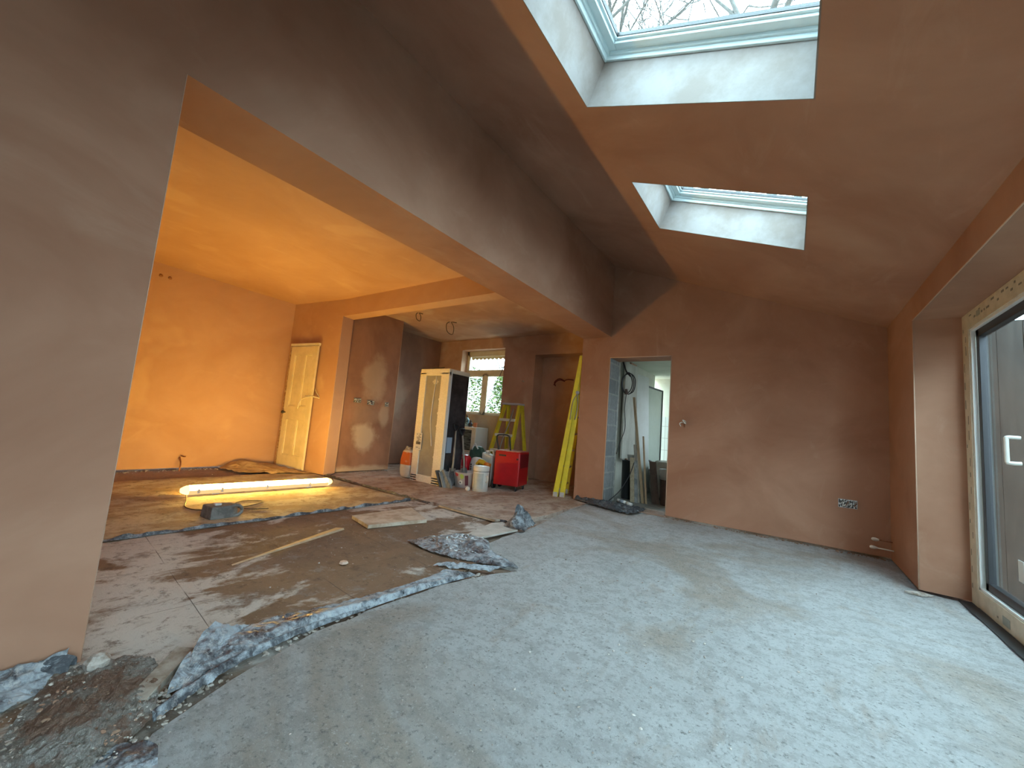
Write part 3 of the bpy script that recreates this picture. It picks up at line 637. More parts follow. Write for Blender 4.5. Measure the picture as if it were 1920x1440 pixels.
# ------------------------------------------------------------------ batten work light on the floor
def tube_light():
    r = empty('work_light', (-5.10, 2.33, 0), 'glowing tubular batten work light lying on the floor', 'work light', rz=R(-3.2))
    em = bpy.data.materials.new('lit_diffuser'); em.use_nodes = True; t = em.node_tree; t.nodes.clear()
    e = t.nodes.new('ShaderNodeEmission'); o_ = t.nodes.new('ShaderNodeOutputMaterial'); t.links.new(e.outputs[0], o_.inputs[0]); e.inputs[0].default_value = (1.0, .60, .105, 1); e.inputs[1].default_value = TUBE
    em2 = em.copy(); em2.name = 'lit_end_diffuser'; em2.node_tree.nodes['Emission'].inputs[1].default_value = 2.6; em2.node_tree.nodes['Emission'].inputs[0].default_value = (1, .62, .22, 1)
    Lh = .74; rad = .048; n = 20
    def arc(a0, a1, y0, y1, rr, m, name, close=False):
        b = bmesh.new(); A = []
        for k in range(n+1):
            a = R(a0+(a1-a0)*k/n); A.append([b.verts.new((rr*math.cos(a), y, .062+rr*math.sin(a))) for y in (y0, y1)])
        for k in range(n): b.faces.new((A[k][0], A[k+1][0], A[k+1][1], A[k][1]))
        if close:
            b.faces.new([q[0] for q in A]); b.faces.new([q[1] for q in A][::-1])
        return link(name, b, m, r, smooth=False)
    arc(-2, 200, -Lh, Lh, rad, em, 'diffuser', True)
    g = em.copy(); g.name = 'lit_lower_housing'; g.node_tree.nodes['Emission'].inputs[1].default_value = .85; g.node_tree.nodes['Emission'].inputs[0].default_value = (1, .62, .26, 1)
    hb = bmesh.new(); A = []
    prof = [(math.cos(R(a))*(rad+.003), .062+math.sin(R(a))*(rad+.003)) for a in range(-165, 0, 15)] 
    prof = prof + [(rad+.003, .062)]
    for y in (-Lh, Lh): A.append([hb.verts.new((x, y, z)) for x, z in prof])
    for k in range(len(prof)-1): hb.faces.new((A[0][k], A[0][k+1], A[1][k+1], A[1][k]))
    hb.faces.new(A[0]); hb.faces.new(A[1][::-1])
    link('housing', hb, g, r)
    for s in (-1, 1):
        b = bmesh.new()
        prof = [(.001, .07), (.022, .066), (.036, .045), (.046, .02), (.049, 0)]
        lathe(b, prof[::-1] if False else prof, 20); bmesh.ops.rotate(b, verts=b.verts, matrix=Matrix.Rotation(R(90 if s < 0 else -90), 3, 'X')); bmesh.ops.translate(b, verts=b.verts, vec=(0, s*Lh, .062))
        link('end_cap', b, em2, r, smooth=True)
    for y in (-.66, -.45, .0, .5):
        link('clip', B(.040, .052, y-.012, y+.012, .03, .075), WPLAS, r, bevel=.003)
    link('bracket', B(-.03, .03, -.53, -.47, .0, .018), WPLAS, r)
    link('bracket', B(-.03, .03, .47, .53, .0, .018), WPLAS, r)
    return r
tube_light()
cable('power_cable', [(-5.2, 3.18, .05), (-5.3, 3.3, .02), (-5.5, 3.42, .02), (-5.7, 3.5, .03), (-5.9, 3.7, .03)], .006, BLACK, 'black cable leaving the far end of the work light')
cable('flex', [(-5.04, 1.55, .03), (-4.85, 1.5, .012), (-4.6, 1.42, .012), (-4.42, 1.45, .012), (-4.33, 1.60, .012), (-4.35, 1.85, .012), (-4.5, 2.05, .012), (-4.6, 1.9, .012), (-4.45, 1.75, .012), (-4.25, 1.8, .012), (-4.15, 1.95, .012)], .005, mat('dull_flex', (.12,.08,.05), .6), 'thin flex looping over the floor by the grey weight')
# grey weight with lifting eye
def weight():
    r = empty('concrete_weight', (-4.10, 1.50, 0), 'grey block shaped weight with a lifting eye beside the work light', 'weight')
    b = bmesh.new(); P = [(-.10, -.09), (.095, -.075), (.075, .10), (.02, .16), (-.08, .13), (-.12, .02)]
    prism(b, P, .0, .105)
    for v in b.verts:
        if v.co.z > .05: v.co.x *= .9; v.co.y *= .93
    link('body', b, mottled('weathered_casting', (.13,.13,.125), (.22,.22,.21), 18, .8, bump=.4), r, bevel=.008)
    q = bmesh.new(); pts = [(.055+.0, .12+.055*math.cos(a), .055+.045*math.sin(a)) for a in [k*math.pi/6 for k in range(13)]]
    tube(q, pts, .014, 8); link('eye', q, mottled('weathered_eye', (.16,.16,.15), (.26,.25,.24), 18, .7), r, smooth=True)
    link('clip', B(-.02, .03, -.03, .02, .105, .125), WPLAS, r, bevel=.004)
weight()

# ------------------------------------------------------------------ boards on the floor
def slabpiece(name, poly, z0, z1, m, label, cat, tilt=0):
    b = bmesh.new(); prism(b, poly, z0, z1)
    return tag(link(name, b, m, bevel=.002), label, cat)
PLY = mottled('dusty_board', (.40,.30,.21), (.60,.52,.42), 7, .8, bump=.3)
slabpiece('floor_board', [(-3.40, 2.36), (-3.03, 2.275), (-2.88, 2.83), (-3.36, 3.05)], .004, .036, PLY, 'dusty square board lying on the brown slab', 'board')
slabpiece('plank', [(-3.30, 3.40), (-3.28, 3.47), (-2.46, 3.46), (-2.47, 3.38)], .012, .034, mottled('dirty_plank', (.28,.21,.15), (.42,.35,.28), 8, .8, stretch=(1,6,1)), 'dirty plank along the edge of the kitchen slab', 'plank')
slabpiece('plank', [(-2.30, 2.62), (-2.22, 2.60), (-2.13, 3.30), (-2.40, 3.42), (-2.45, 3.30)], .006, .022, mottled('pale_dusty_plank', (.44,.40,.35), (.56,.52,.47), 8, .8), 'pale dusty board between crumpled and upturned membrane', 'board')
slabpiece('plank', [(-2.05, .30), (-2.18, .98), (-2.10, 1.0), (-1.96, .32)], .0, .0, PLY, '', '') if False else None
b = bmesh.new(); _A = []  # low tan wedge, shape and colour stand in for a warm light streak
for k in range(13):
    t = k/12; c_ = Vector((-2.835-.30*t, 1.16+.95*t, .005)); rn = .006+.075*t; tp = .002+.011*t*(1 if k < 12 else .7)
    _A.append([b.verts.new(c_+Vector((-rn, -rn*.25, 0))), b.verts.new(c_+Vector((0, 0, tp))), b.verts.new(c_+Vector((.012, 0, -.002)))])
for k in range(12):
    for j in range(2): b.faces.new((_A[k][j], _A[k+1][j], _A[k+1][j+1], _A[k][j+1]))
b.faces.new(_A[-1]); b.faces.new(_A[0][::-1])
tag(link('light_streak', b, mottled('streak_tan', (.50,.36,.23), (.38,.27,.17), 8, .7, bump=0)), 'thin pale tapered lath on the brown slab standing in for a gleam of warm light', 'lath')
# rough timber in the trench at lower left
slabpiece('timber_batten', [(-1.70, .505), (-1.93, .70), (-1.985, .66), (-1.75, .465)], .0, .028, mottled('dirty_batten', (.38,.34,.29), (.22,.17,.13), 14, .85), 'short dirty timber batten by the raised membrane flap', 'timber')

# ------------------------------------------------------------------ damp proof membrane pieces
def mem(name, rows, nu, nv, amp, freq, m, label, seed, rough=.5):
    return tag(sheet(name, rows, nu, nv, amp, freq, m, None, seed, rough), label, 'plastic membrane')
# long strip: outer edge on old slab, middle ridge, inner edge in trench
mem('membrane_strip', [
    [(-1.93, .73, .012), (-1.985, .98, .016), (-1.93, 1.21, .016), (-1.88, 1.48, .016), (-1.85, 1.80, .016), (-1.88, 2.06, .016)],
    [(-1.86, .66, .05), (-1.93, .96, .022), (-1.89, 1.19, .018), (-1.84, 1.48, .02), (-1.81, 1.80, .018), (-1.80, 2.10, .012)],
    [(-1.76, .585, .03), (-1.86, .93, .022), (-1.84, 1.17, .028), (-1.80, 1.48, .024), (-1.775, 1.80, .02), (-1.73, 2.14, .012)],
    [(-1.71, .56, .005), (-1.80, .92, .0), (-1.805, 1.16, -.005), (-1.785, 1.47, -.012), (-1.76, 1.80, -.01), (-1.70, 2.16, -.004)]], 140, 21, .010, 16, FILM, 'long dusty membrane strip folded along the slab joint', 3, .35)
mem('membrane_flap', [[(-1.70, .595, .004), (-1.80, .64, .03), (-1.90, .70, .075), (-1.965, .77, .085)], [(-1.72, .64, .012), (-1.82, .70, .045), (-1.91, .76, .07), (-1.97, .83, .05)], [(-1.76, .70, .012), (-1.85, .78, .022), (-1.93, .85, .028), (-1.98, .92, .018)]], 30, 24, .010, 14, FILM, 'raised triangular membrane flap at near end of the strip', 5)
mem('membrane_roll', [[(-1.61, .505, -.004), (-1.66, .61, .0), (-1.745, .80, .0), (-1.79, 1.10, -.004), (-1.785, 1.45, -.01)], [(-1.625, .50, .022), (-1.685, .61, .026), (-1.765, .80, .022), (-1.805, 1.10, .014), (-1.795, 1.45, .002)], [(-1.65, .505, .004), (-1.71, .61, .006), (-1.785, .80, .006), (-1.82, 1.10, .002), (-1.81, 1.45, -.006)]], 70, 12, .012, 14, FILM_M, 'thin rolled membrane edge beside the trench rubble', 8)
# crumpled piece pointing at the slab corner
mem('crumpled_membrane', [
    [(-1.575, 2.475, .004), (-1.80, 2.36, .004), (-2.05, 2.27, .006), (-2.30, 2.25, .008), (-2.53, 2.29, .010)],
    [(-1.60, 2.49, .010), (-1.82, 2.42, .028), (-2.06, 2.36, .034), (-2.30, 2.33, .022), (-2.52, 2.35, .012)],
    [(-1.64, 2.505, .014), (-1.84, 2.48, .018), (-2.07, 2.46, .022), (-2.30, 2.44, .048), (-2.50, 2.44, .016)],
    [(-1.68, 2.52, .012), (-1.87, 2.54, .034), (-2.08, 2.58, .055), (-2.29, 2.58, .030), (-2.47, 2.56, .016)],
    [(-1.75, 2.53, .004), (-1.92, 2.60, .012), (-2.08, 2.76, .026), (-2.26, 2.80, .020), (-2.42, 2.80, .008)]], 88, 60, .012, 12, FILM_S, 'crumpled shiny membrane piece pointing at the slab corner', 12, .5)
mem('membrane_fold', [[(-1.62, 2.40, .002), (-1.74, 2.30, .004), (-1.86, 2.22, .006), (-1.98, 2.14, .008)], [(-1.64, 2.36, .014), (-1.76, 2.26, .02), (-1.88, 2.17, .02), (-1.99, 2.10, .012)], [(-1.66, 2.30, .0), (-1.78, 2.20, .0), (-1.89, 2.12, .0), (-2.0, 2.06, .004)]], 30, 12, .02, 12, FILM, 'pale torn membrane fold just left of the slab corner', 14)
# upturned end
mem('upturned_membrane', [[(-2.05, 3.28, .006), (-2.09, 3.38, .01), (-2.12, 3.50, .012), (-2.13, 3.62, .006)], [(-2.11, 3.27, .03), (-2.15, 3.36, .07), (-2.17, 3.46, .09), (-2.16, 3.58, .06)], [(-2.20, 3.26, .03), (-2.19, 3.34, .13), (-2.19, 3.40, .17), (-2.17, 3.50, .14)], [(-2.30, 3.28, .008), (-2.24, 3.34, .10), (-2.22, 3.36, .20), (-2.22, 3.38, .235)]], 24, 24, .025, 9, FILM_M, 'upturned curl of membrane standing at the kitchen slab joint', 21)
# joint strips
def upstand(name, pts, h, m, label, seed, w_=.012):
    bm = bmesh.new(); P = curve_pts([Vector(p) for p in pts], 24); A = []
    for i, p in enumerate(P):
        d = (P[min(i+1, len(P)-1)]-P[max(0, i-1)]).normalized(); s = Vector((-d.y, d.x, 0)); k = noise.noise(p*6+Vector((seed, 0, 0)))
        hh = h*(.75+.9*noise.noise(p*11+Vector((0, seed, 0)))); o_ = s*k*.012
        A.append([bm.verts.new(p+o_-s*w_*1.6), bm.verts.new(p+o_-s*w_*.3+Vector((0, 0, max(.004, hh)))), bm.verts.new(p+o_+s*w_*.5+Vector((0, 0, max(.003, hh*.8)))), bm.verts.new(p+o_+s*w_*2.2)])
    for i in range(len(A)-1):
        for j in range(3): bm.faces.new((A[i][j], A[i+1][j], A[i+1][j+1], A[i][j+1]))
    o = link(name, bm, m); s_ = o.modifiers.new('t', 'SOLIDIFY'); s_.thickness = .002
    return tag(o, label, 'plastic membrane')
upstand('membrane_edge', [(-3.80, .70, .004), (-3.80, 1.5, .004), (-3.79, 2.4, .004), (-3.78, 3.40, .006)], .026, FILM_M, 'dark membrane edge between lamp lit floor and brown slab', 2)
upstand('membrane_edge', [(-5.9, 3.56, .01), (-5.2, 3.52, .008), (-4.4, 3.49, .008), (-3.5, 3.45, .01)], .022, FILM_D, 'black ragged membrane edge along front of the kitchen floor', 4)
upstand('membrane_edge', [(-3.3, 3.475, .012), (-2.9, 3.475, .012), (-2.4, 3.48, .01)], .02, FILM_D, 'short black membrane edge beside the dirty plank', 6)
# mound of sheet beside the orange wall
mem('dust_sheet', [[(-7.12, 2.55, .004), (-7.15, 2.80, .10), (-7.17, 3.0, .06), (-7.2, 3.3, .03)], [(-6.95, 2.50, .01), (-6.93, 2.80, .10), (-6.9, 3.05, .05), (-6.85, 3.28, .03)], [(-6.75, 2.55, .008), (-6.65, 2.85, .03), (-6.5, 3.1, .04), (-6.4, 3.33, .02)], [(-6.5, 2.6, .0), (-6.35, 2.9, .005), (-6.2, 3.15, .01), (-6.1, 3.38, .006)]], 40, 30, .03, 5, mottled('sandy_sheet', (.33,.22,.12), (.46,.33,.2), 8, .85, bump=.3), 'sandy dust sheet heaped in the corner below the panelled door', 31)['category'] = 'dust sheet'
# at the far doorway
mem('black_membrane', [[(-2.55, 5.36, .012), (-2.35, 5.28, .012), (-2.1, 5.20, .010), (-1.85, 5.14, .008), (-1.68, 5.10, .004)], [(-2.54, 5.40, .05), (-2.33, 5.36, .06), (-2.1, 5.33, .05), (-1.84, 5.30, .04), (-1.62, 5.22, .012)], [(-2.5, 5.41, .02), (-2.32, 5.41, .05), (-2.1, 5.46, .05), (-1.86, 5.5, .03), (-1.6, 5.45, .012)], [(-2.13, 5.44, .01), (-2.12, 5.5, .02), (-2.0, 5.62, .03), (-1.80, 5.66, .02), (-1.6, 5.62, .012)]], 70, 36, .03, 11, FILM_D, 'black crumpled membrane heaped across the far doorway threshold', 41, .7)
# under the near pier
mem('membrane_corner', [[(-2.12, .02, .03), (-2.13, .16, .045), (-2.13, .30, .055), (-2.12, .375, .07)], [(-2.06, .02, .03), (-2.08, .16, .05), (-2.09, .28, .045), (-2.10, .36, .02)], [(-1.98, .03, .022), (-2.00, .14, .03), (-2.03, .24, .025), (-2.06, .33, .008)], [(-1.90, .08, .004), (-1.92, .15, .008), (-1.95, .22, .006), (-1.99, .29, .004)]], 30, 30, .02, 13, FILM, 'dusty membrane corner poking from under the near wall', 51)
mem('membrane_corner', [[(-2.13, .30, .02), (-2.12, .36, .02), (-2.10, .40, .012)], [(-2.12, .29, .05), (-2.115, .36, .06), (-2.10, .395, .04)], [(-2.07, .27, .03), (-2.075, .33, .02), (-2.07, .37, .004)]], 12, 12, .012, 15, FILM_D, 'small black membrane tip at end of the near wall', 53)
mem('membrane_scrap', [[(-1.56, .40, .010), (-1.52, .36, .012), (-1.47, .33, .012), (-1.42, .30, .012)], [(-1.52, .45, .014), (-1.48, .42, .02), (-1.43, .39, .02), (-1.38, .36, .015)], [(-1.48, .48, .010), (-1.44, .47, .016), (-1.39, .46, .016), (-1.34, .44, .012)]], 24, 16, .012, 14, FILM_M, 'grey membrane scrap at the bottom left slab corner', 61)

GRIT = mat('gritty_debris', rough=.95, spec=.15); _g = NG(GRIT)
_c = _g.mix(_g.val(_g.noise(28, 8, .8), [(.42,0),(.56,1)]), (.30,.26,.22), (.50,.47,.44))
_c = _g.mix(_g.val(_g.noise(70, 6, .8), [(.55,0),(.63,.9)]), _c, (.72,.70,.66)); _c = _g.mix(_g.val(_g.noise(7, 5, .7), [(.47,0),(.56,.8)]), _c, (.27,.14,.085))
_g.l(_c, _g.b.inputs['Base Color']); _g.bump(_g.noise(90, 6, .8), 1.0, .012, _g.bump(_g.noise(30, 6, .8), 1.0, .02))
o = sheet('rubble_heap', [[(-1.50, .18, .004), (-1.50, .30, .006), (-1.56, .44, .006), (-1.62, .50, .004)], [(-1.62, .20, .008), (-1.64, .33, .024), (-1.68, .44, .020), (-1.74, .545, .006)], [(-1.80, .22, .008), (-1.80, .34, .028), (-1.82, .46, .02), (-1.86, .58, .006)], [(-2.0, .30, .002), (-1.98, .38, .012), (-1.98, .47, .012), (-1.98, .58, .004)], [(-2.09, .36, .0), (-2.10, .40, .004), (-2.08, .46, .004), (-2.06, .54, .0)]], 90, 72, .016, 26, GRIT, None, 71, .8)
tag(o, 'heap of gritty rubble and brick dust at the bottom left corner', 'rubble', kind='stuff')

# ------------------------------------------------------------------ loose debris (uncountable)
def stones(name, spots, m, label, seed, smin=.004, smax=.014):
    rnd = random.Random(seed); bm = bmesh.new()
    for (x, y, rx, ry, n, z) in spots:
        for _ in range(n):
            px = rnd.gauss(x, rx); py = rnd.gauss(y, ry); s = rnd.uniform(smin, smax)*rnd.random()**.4
            r = bmesh.ops.create_icosphere(bm, subdivisions=1, radius=s)
            sc = Vector((rnd.uniform(.6, 1.6), rnd.uniform(.6, 1.4), rnd.uniform(.35, .8))); e = Matrix.Rotation(rnd.uniform(0, 6.28), 3, 'Z')
            for v in r['verts']:
                q = e @ Vector((v.co.x*sc.x, v.co.y*sc.y, v.co.z*sc.z)) * (1+rnd.uniform(-.25, .25)); v.co = Vector((px, py, z+s*.25)) + q
    for f in bm.faces: f.smooth = False
    return tag(link(name, bm, m, recalc=False), label, 'rubble', kind='stuff')
STN = mottled('rubble_stone', (.26,.21,.17), (.48,.44,.40), 30, .9)
BRK = mottled('brick_dust_lumps', (.26,.14,.09), (.36,.24,.17), 30, .9)
tr = [(x, y, .022, .05, 26, -.012) for x, y in ((-1.71, .66), (-1.78, .9), (-1.80, 1.1), (-1.80, 1.35), (-1.78, 1.6), (-1.75, 1.9), (-1.70, 2.15))]
stones('trench_rubble', tr + [(-1.66, .55, .03, .03, 40, -.0)], STN, 'pale rubble chips along the slab joint', 1)
stones('corner_rubble', [(-1.75, .36, .12, .08, 700, .022), (-1.95, .42, .07, .05, 260, .014), (-1.72, .48, .07, .04, 160, .012)], STN, 'grey crumbly debris in the bottom left corner', 2, .002, .008)
stones('brick_crumbs', [(-1.68, .38, .05, .03, 320, .026), (-1.80, .36, .05, .03, 200, .030)], BRK, 'reddish brick crumbs in the bottom left corner', 3, .003, .009)
stones('floor_grit', [(-.75, 2.4, .5, .9, 420, .001), (-2.8, 1.8, .35, .45, 130, .002), (-3.6, 4.4, 1.2, .5, 120, .014), (-5.6, 1.9, .6, .8, 160, .008), (-1.95, 2.25, .12, .1, 60, .004)], STN, 'scattered grit and plaster crumbs over the floors', 4, .002, .007)
stones('wall_foot_debris', [(x, YF-.02, .08, .02, 14, .002) for x in (-1.1, -.9, -.7, -.5, -.3, -.1, .1, .3, .5, .7)], BRK, 'plaster droppings along the foot of the far wall', 5, .004, .014)
stones('wall_foot_debris', [(-7.0-.06*y, 1.4+y, .05, .08, 22, .004) for y in (0, .2, .4, .6, .8, 1.0, 1.2, 1.4)] + [(-5.98, 4.3, .04, .3, 60, .012)], STN, 'crumbs along the foot of the orange wall', 6, .004, .014)
tag(link('stone_lump', L([(.001, 0), (.034, .006), (.038, .03), (.02, .05), (.001, .054)], 7, (-2.045, .445, .010), smooth=False), STN), 'cream rubble lump by corner of the near wall', 'stone')
tag(link('plaster_lump', L([(.001, 0), (.03, .004), (.024, .016), (.001, .02)], 7, (-2.42, 1.66, .004), smooth=False), mottled('pink_plaster_lump', (.6,.42,.32), (.66,.5,.4), 20)), 'pinkish plaster lump alone on the brown slab', 'stone')
b = bmesh.new(); prism(b, [(.70, 4.30), (.79, 4.27), (.86, 4.34), (.80, 4.385)], .004, .014)
tag(link('plaster_scrap', b, STN), 'flat plaster scrap under corner of the sliding door', 'scrap')

# ------------------------------------------------------------------ fridge wrapped in packing
def fridge():
    r = empty('packed_fridge', (-4.685, 4.72, .0), 'tall fridge in cream polystyrene packing standing in the kitchen', 'fridge')
    o = Vector((-4.685, 4.72, 0)); X0, X1, Y0, Y1, H_ = -.325, .325, -.27, .22, 1.81
    link('back_panel', B(X0+.09, X1-.10, Y0+.022, Y0+.04, .12, 1.70), mottled('grey_card_back', (.30,.28,.24), (.35,.33,.28), 4, .6, bump=.05), r)
    cab = link('cabinet', B(X0+.05, X1-.012, Y0+.04, Y1, .03, H_-.06), mottled('dark_wrapped_steel', (.028,.028,.032), (.05,.05,.055), 5, .22, bump=.15), r, bevel=.01)
    ST = STYRO
    def corr(b, x0, x1, z0, z1):
        n = int((z1-z0)/.018)
        for k in range(n):
            z = z0+(z1-z0)*k/n; box(b, x0, x1, Y0+(.003 if k % 2 else 0), Y0+.05, z, z+(z1-z0)/n)
    b = bmesh.new(); corr(b, X0, X0+.14, .02, 1.76); link('packing_strip', b, ST, r)['label'] = 'ribbed left packing strip'
    b = bmesh.new(); corr(b, X1-.17, X1, .02, 1.76); link('packing_strip', b, ST, r)['label'] = 'ribbed right packing strip'
    link('packing_base', B(X0, X1, Y0, Y0+.05, 0, .12), ST, r, bevel=.01)
    b = bmesh.new(); box(b, X0, X1, Y0, Y0+.06, 1.70, H_); box(b, X1-.05, X1, Y0+.06, Y1, H_-.07, H_); box(b, X0, X1-.05, Y0+.06, Y1, H_-.05, H_-.01)
    link('packing_top', b, ST, r, bevel=.012)
    b = bmesh.new(); box(b, X1-.012, X1, Y0+.05, Y0+.075, .02, H_-.02); link('packing_edge', b, WPAINT, r)
    link('top_tear', T(curve_pts([(X0+.22, Y0+.02, H_), (X0+.30, Y0+.03, H_+.02), (X0+.42, Y0+.02, H_+.01), (X0+.5, Y0+.03, H_+.018)], 4), .008, 6), DARKMET, r)
    link('power_cord', T(curve_pts([(.03, Y0+.015, 1.69), (.035, Y0+.012, 1.60), (.012, Y0+.012, 1.35), (.0, Y0+.012, 1.0), (.045, Y0+.012, .72), (.07, Y0+.015, .58)], 8), .007, 6), WPLAS, r)
    b = bmesh.new(); box(b, -.045, .085, Y0+.018, Y0+.021, 1.585, 1.615); box(b, -.02, .06, Y0+.017, Y0+.0205, 1.56, 1.635); link('tape', b, mat('pale_tape', (.6,.57,.48), .5), r)
    lab = link('label', B(X0+.05, X0+.185, Y0-.004, Y0-.0005, .50, .77), mat('label_paper', (.72,.70,.64), .6), r)
    b = bmesh.new(); random.seed(5); x = X0+.068
    while x < X0+.165:
        w_ = random.uniform(.002, .006); box(b, x, x+w_, Y0-.0055, Y0-.004, .585, .63); x += w_+random.uniform(.002, .004)
    for z, x0, x1 in ((.75, .02, .04), (.75, .07, .12), (.72, .06, .10), (.70, .02, .12), (.68, .03, .09), (.66, .05, .12), (.645, .03, .08), (.54, .02, .07), (.53, .09, .11)): box(b, X0+.05+x0, X0+.05+x1, Y0-.0055, Y0-.004, z-.008, z)
    link('printing', b, BLACK, lab)
    for z in (1.32, 1.1, .9, .42):
        link('tear', T([(X1-.17, Y0+.01, z-.02), (X1-.185, Y0+.01, z), (X1-.17, Y0+.01, z+.02)], .008, 6), ST, r)
    b = bmesh.new(); box(b, X1-.010, X1+.003, Y0+.09, Y0+.20, .50, .74); link('side_label', b, mat('blue_label', (.30,.40,.52), .5), r)
fridge()

# ------------------------------------------------------------------ tools leaning beside the fridge
def shovel(name, foot, top, label, blade='round'):
    f = Vector(foot); t = Vector(top); d = (t-f).normalized(); s = Vector((0, 1, 0)); s = (s-d*s.dot(d)).normalized(); n = s.cross(d)
    r = empty(name, f, label, 'shovel'); Mx = Matrix((s, n, d)).transposed().to_4x4(); L_ = (t-f).length
    b = bmesh.new(); g = []
    for i in range(9):
        v = i/8*.27; w_ = .085*(min(1, (.25+v/.12)) if blade == 'round' else 1)*(1 if v < .23 else .8)
        g.append([b.verts.new(Mx @ Vector((w_*u, .02*(u*u)-.018*v/.27, v))) for u in (-1, -.5, 0, .5, 1)])
    for i in range(8):
        for j in range(4): b.faces.new((g[i][j], g[i+1][j], g[i+1][j+1], g[i][j+1]))
    o = link('blade', b, STEEL, r, smooth=True); q = o.modifiers.new('t', 'SOLIDIFY'); q.thickness = .003
    b = bmesh.new(); tube(b, [Mx @ Vector((0, 0, .22)), Mx @ Vector((0, .01, .34)), Mx @ Vector((0, 0, L_-.1))], [.02, .016, .014], 8); link('shaft', b, WOODG, r)
    b = bmesh.new(); tube(b, curve_pts([Mx @ Vector(p) for p in ((0, 0, L_-.11), (-.045, 0, L_-.05), (-.055, 0, L_), (.055, 0, L_), (.045, 0, L_-.05), (0, 0, L_-.11))], 4), .011, 6); link('grip', b, BLACK, r)
shovel('spade', (-4.25, 4.60, .01), (-4.34, 4.70, .95), 'spade with shiny blade leaning on dark side of the fridge', 'round')
shovel('spade', (-4.20, 4.86, .01), (-4.335, 4.84, .88), 'second spade with square blade behind the shiny one', 'square')
def leaning(name, foot, tilt, w_, h_, t, m, label, cat, rz=0):
    b = bmesh.new(); box(b, -t, 0, -w_/2, w_/2, 0, h_); o = link(name, b, m, bevel=.002); o.location = foot; o.rotation_euler = (0, R(tilt), R(rz)); return tag(o, label, cat)
SL = mottled('grey_slate_board', (.16,.17,.17), (.30,.31,.30), 12, .6)
leaning('grey_board', (-4.08, 4.45, .006), -38, .03, .33, .15, SL, 'grey slab leaning in front of printed tub', 'board', rz=0)
leaning('grey_board', (-4.245, 4.48, .006), -28, .22, .27, .014, mottled('dark_board', (.07,.075,.08), (.11,.115,.12), 12, .6), 'thin dark board leaning on the fridge base', 'board')
leaning('grey_board', (-4.19, 4.48, .006), -27, .20, .25, .012, mottled('mid_board', (.22,.23,.23), (.28,.29,.29), 12, .6), 'thin mid grey board leaning beside the dark one', 'board')

def tub():
    r = empty('printed_tub', (-4.11, 4.78, 0), 'white flexible tub with red and green print', 'tub')
    link('body', L([(.12, .0), (.155, .01), (.20, .235), (.208, .24), (.195, .236), (.15, .02)], 28, smooth=True), mottled('lilac_white_plastic', (.55,.50,.50), (.62,.58,.58), 6, .45), r)
    def patch(pts, m, name, dr=.002, mi=0):
        b = bmesh.new(); vs_ = []
        for a, z in pts:
            rr = .157+(.043)*(z-.01)/.225+dr; vs_.append(b.verts.new((rr*math.cos(R(a+14)), rr*math.sin(R(a+14)), z)))
        b.faces.new(vs_); o = link(name, b, m, r); s_ = o.modifiers.new('t', 'SOLIDIFY'); s_.thickness = .002
    patch([(-122, .225), (-112, .228), (-101, .215), (-103, .185), (-112, .175), (-118, .19)], mat('red_print', (.45,.05,.06), .5), 'red_print', .003)
    patch([(-92, .205), (-86, .222), (-78, .215), (-72, .19), (-76, .155), (-83, .14), (-90, .16)], mat('green_print', (.42,.55,.12), .5), 'green_print', .004)
    patch([(-100, .11), (-90, .125), (-80, .115), (-80, .07), (-92, .06), (-101, .08)], mat('white_print', (.75,.75,.7), .5), 'white_print', .003)
    patch([(-95, .10), (-90, .105), (-87, .09), (-92, .08)], mat('dark_print', (.04,.03,.04), .5), 'dark_print', .006)
    patch([(-70, .20), (-55, .205), (-50, .06), (-66, .05)], mat('maroon_print', (.12,.03,.05), .5), 'maroon_print', .003)
tub()
b = bmesh.new(); lathe(b, [(.014, -.02), (.030, -.02), (.032, 0), (.030, .02), (.014, .02)], 20); bmesh.ops.rotate(b, verts=b.verts, matrix=Matrix.Rotation(R(72), 3, 'X') @ Matrix.Rotation(R(20), 3, 'Y'))
o = link('tape_roll', b, WPLAS); o.location = (-3.86, 4.545, .036); tag(o, 'small white tape roll on the floor before the printed tub', 'tape roll')

def drum():
    r = empty('white_container', (-3.765, 4.71, 0), 'white cylindrical lidded container with grey window on kitchen floor', 'container')
    link('body', L([(.105, 0), (.116, .008), (.118, .29), (.112, .30)], 28), WPLAS, r)
    b = bmesh.new(); lathe(b, [(.112, .30), (.118, .302), (.122, .31), (.122, .355), (.116, .368), (.02, .372), (.001, .372)], 28); link('lid', b, WPLAS, r)
    link('band', L([(.1185, .290), (.121, .292), (.121, .300), (.1185, .302)], 28), STEEL, r)
    b = bmesh.new(); g = []
    for k in range(9):
        a = R(-108+k*9.5); g.append([b.verts.new((.1195*math.cos(a), .1195*math.sin(a), z)) for z in (.055, .275)])
    for k in range(8): b.faces.new((g[k][0], g[k+1][0], g[k+1][1], g[k][1]))
    link('window', b, GPLAS, r)
    link('grip', T(curve_pts([(.115, -.02, .235), (.145, -.02, .23), (.148, -.02, .17), (.115, -.02, .15)], 4), .010, 8), WPLAS, r)
drum()

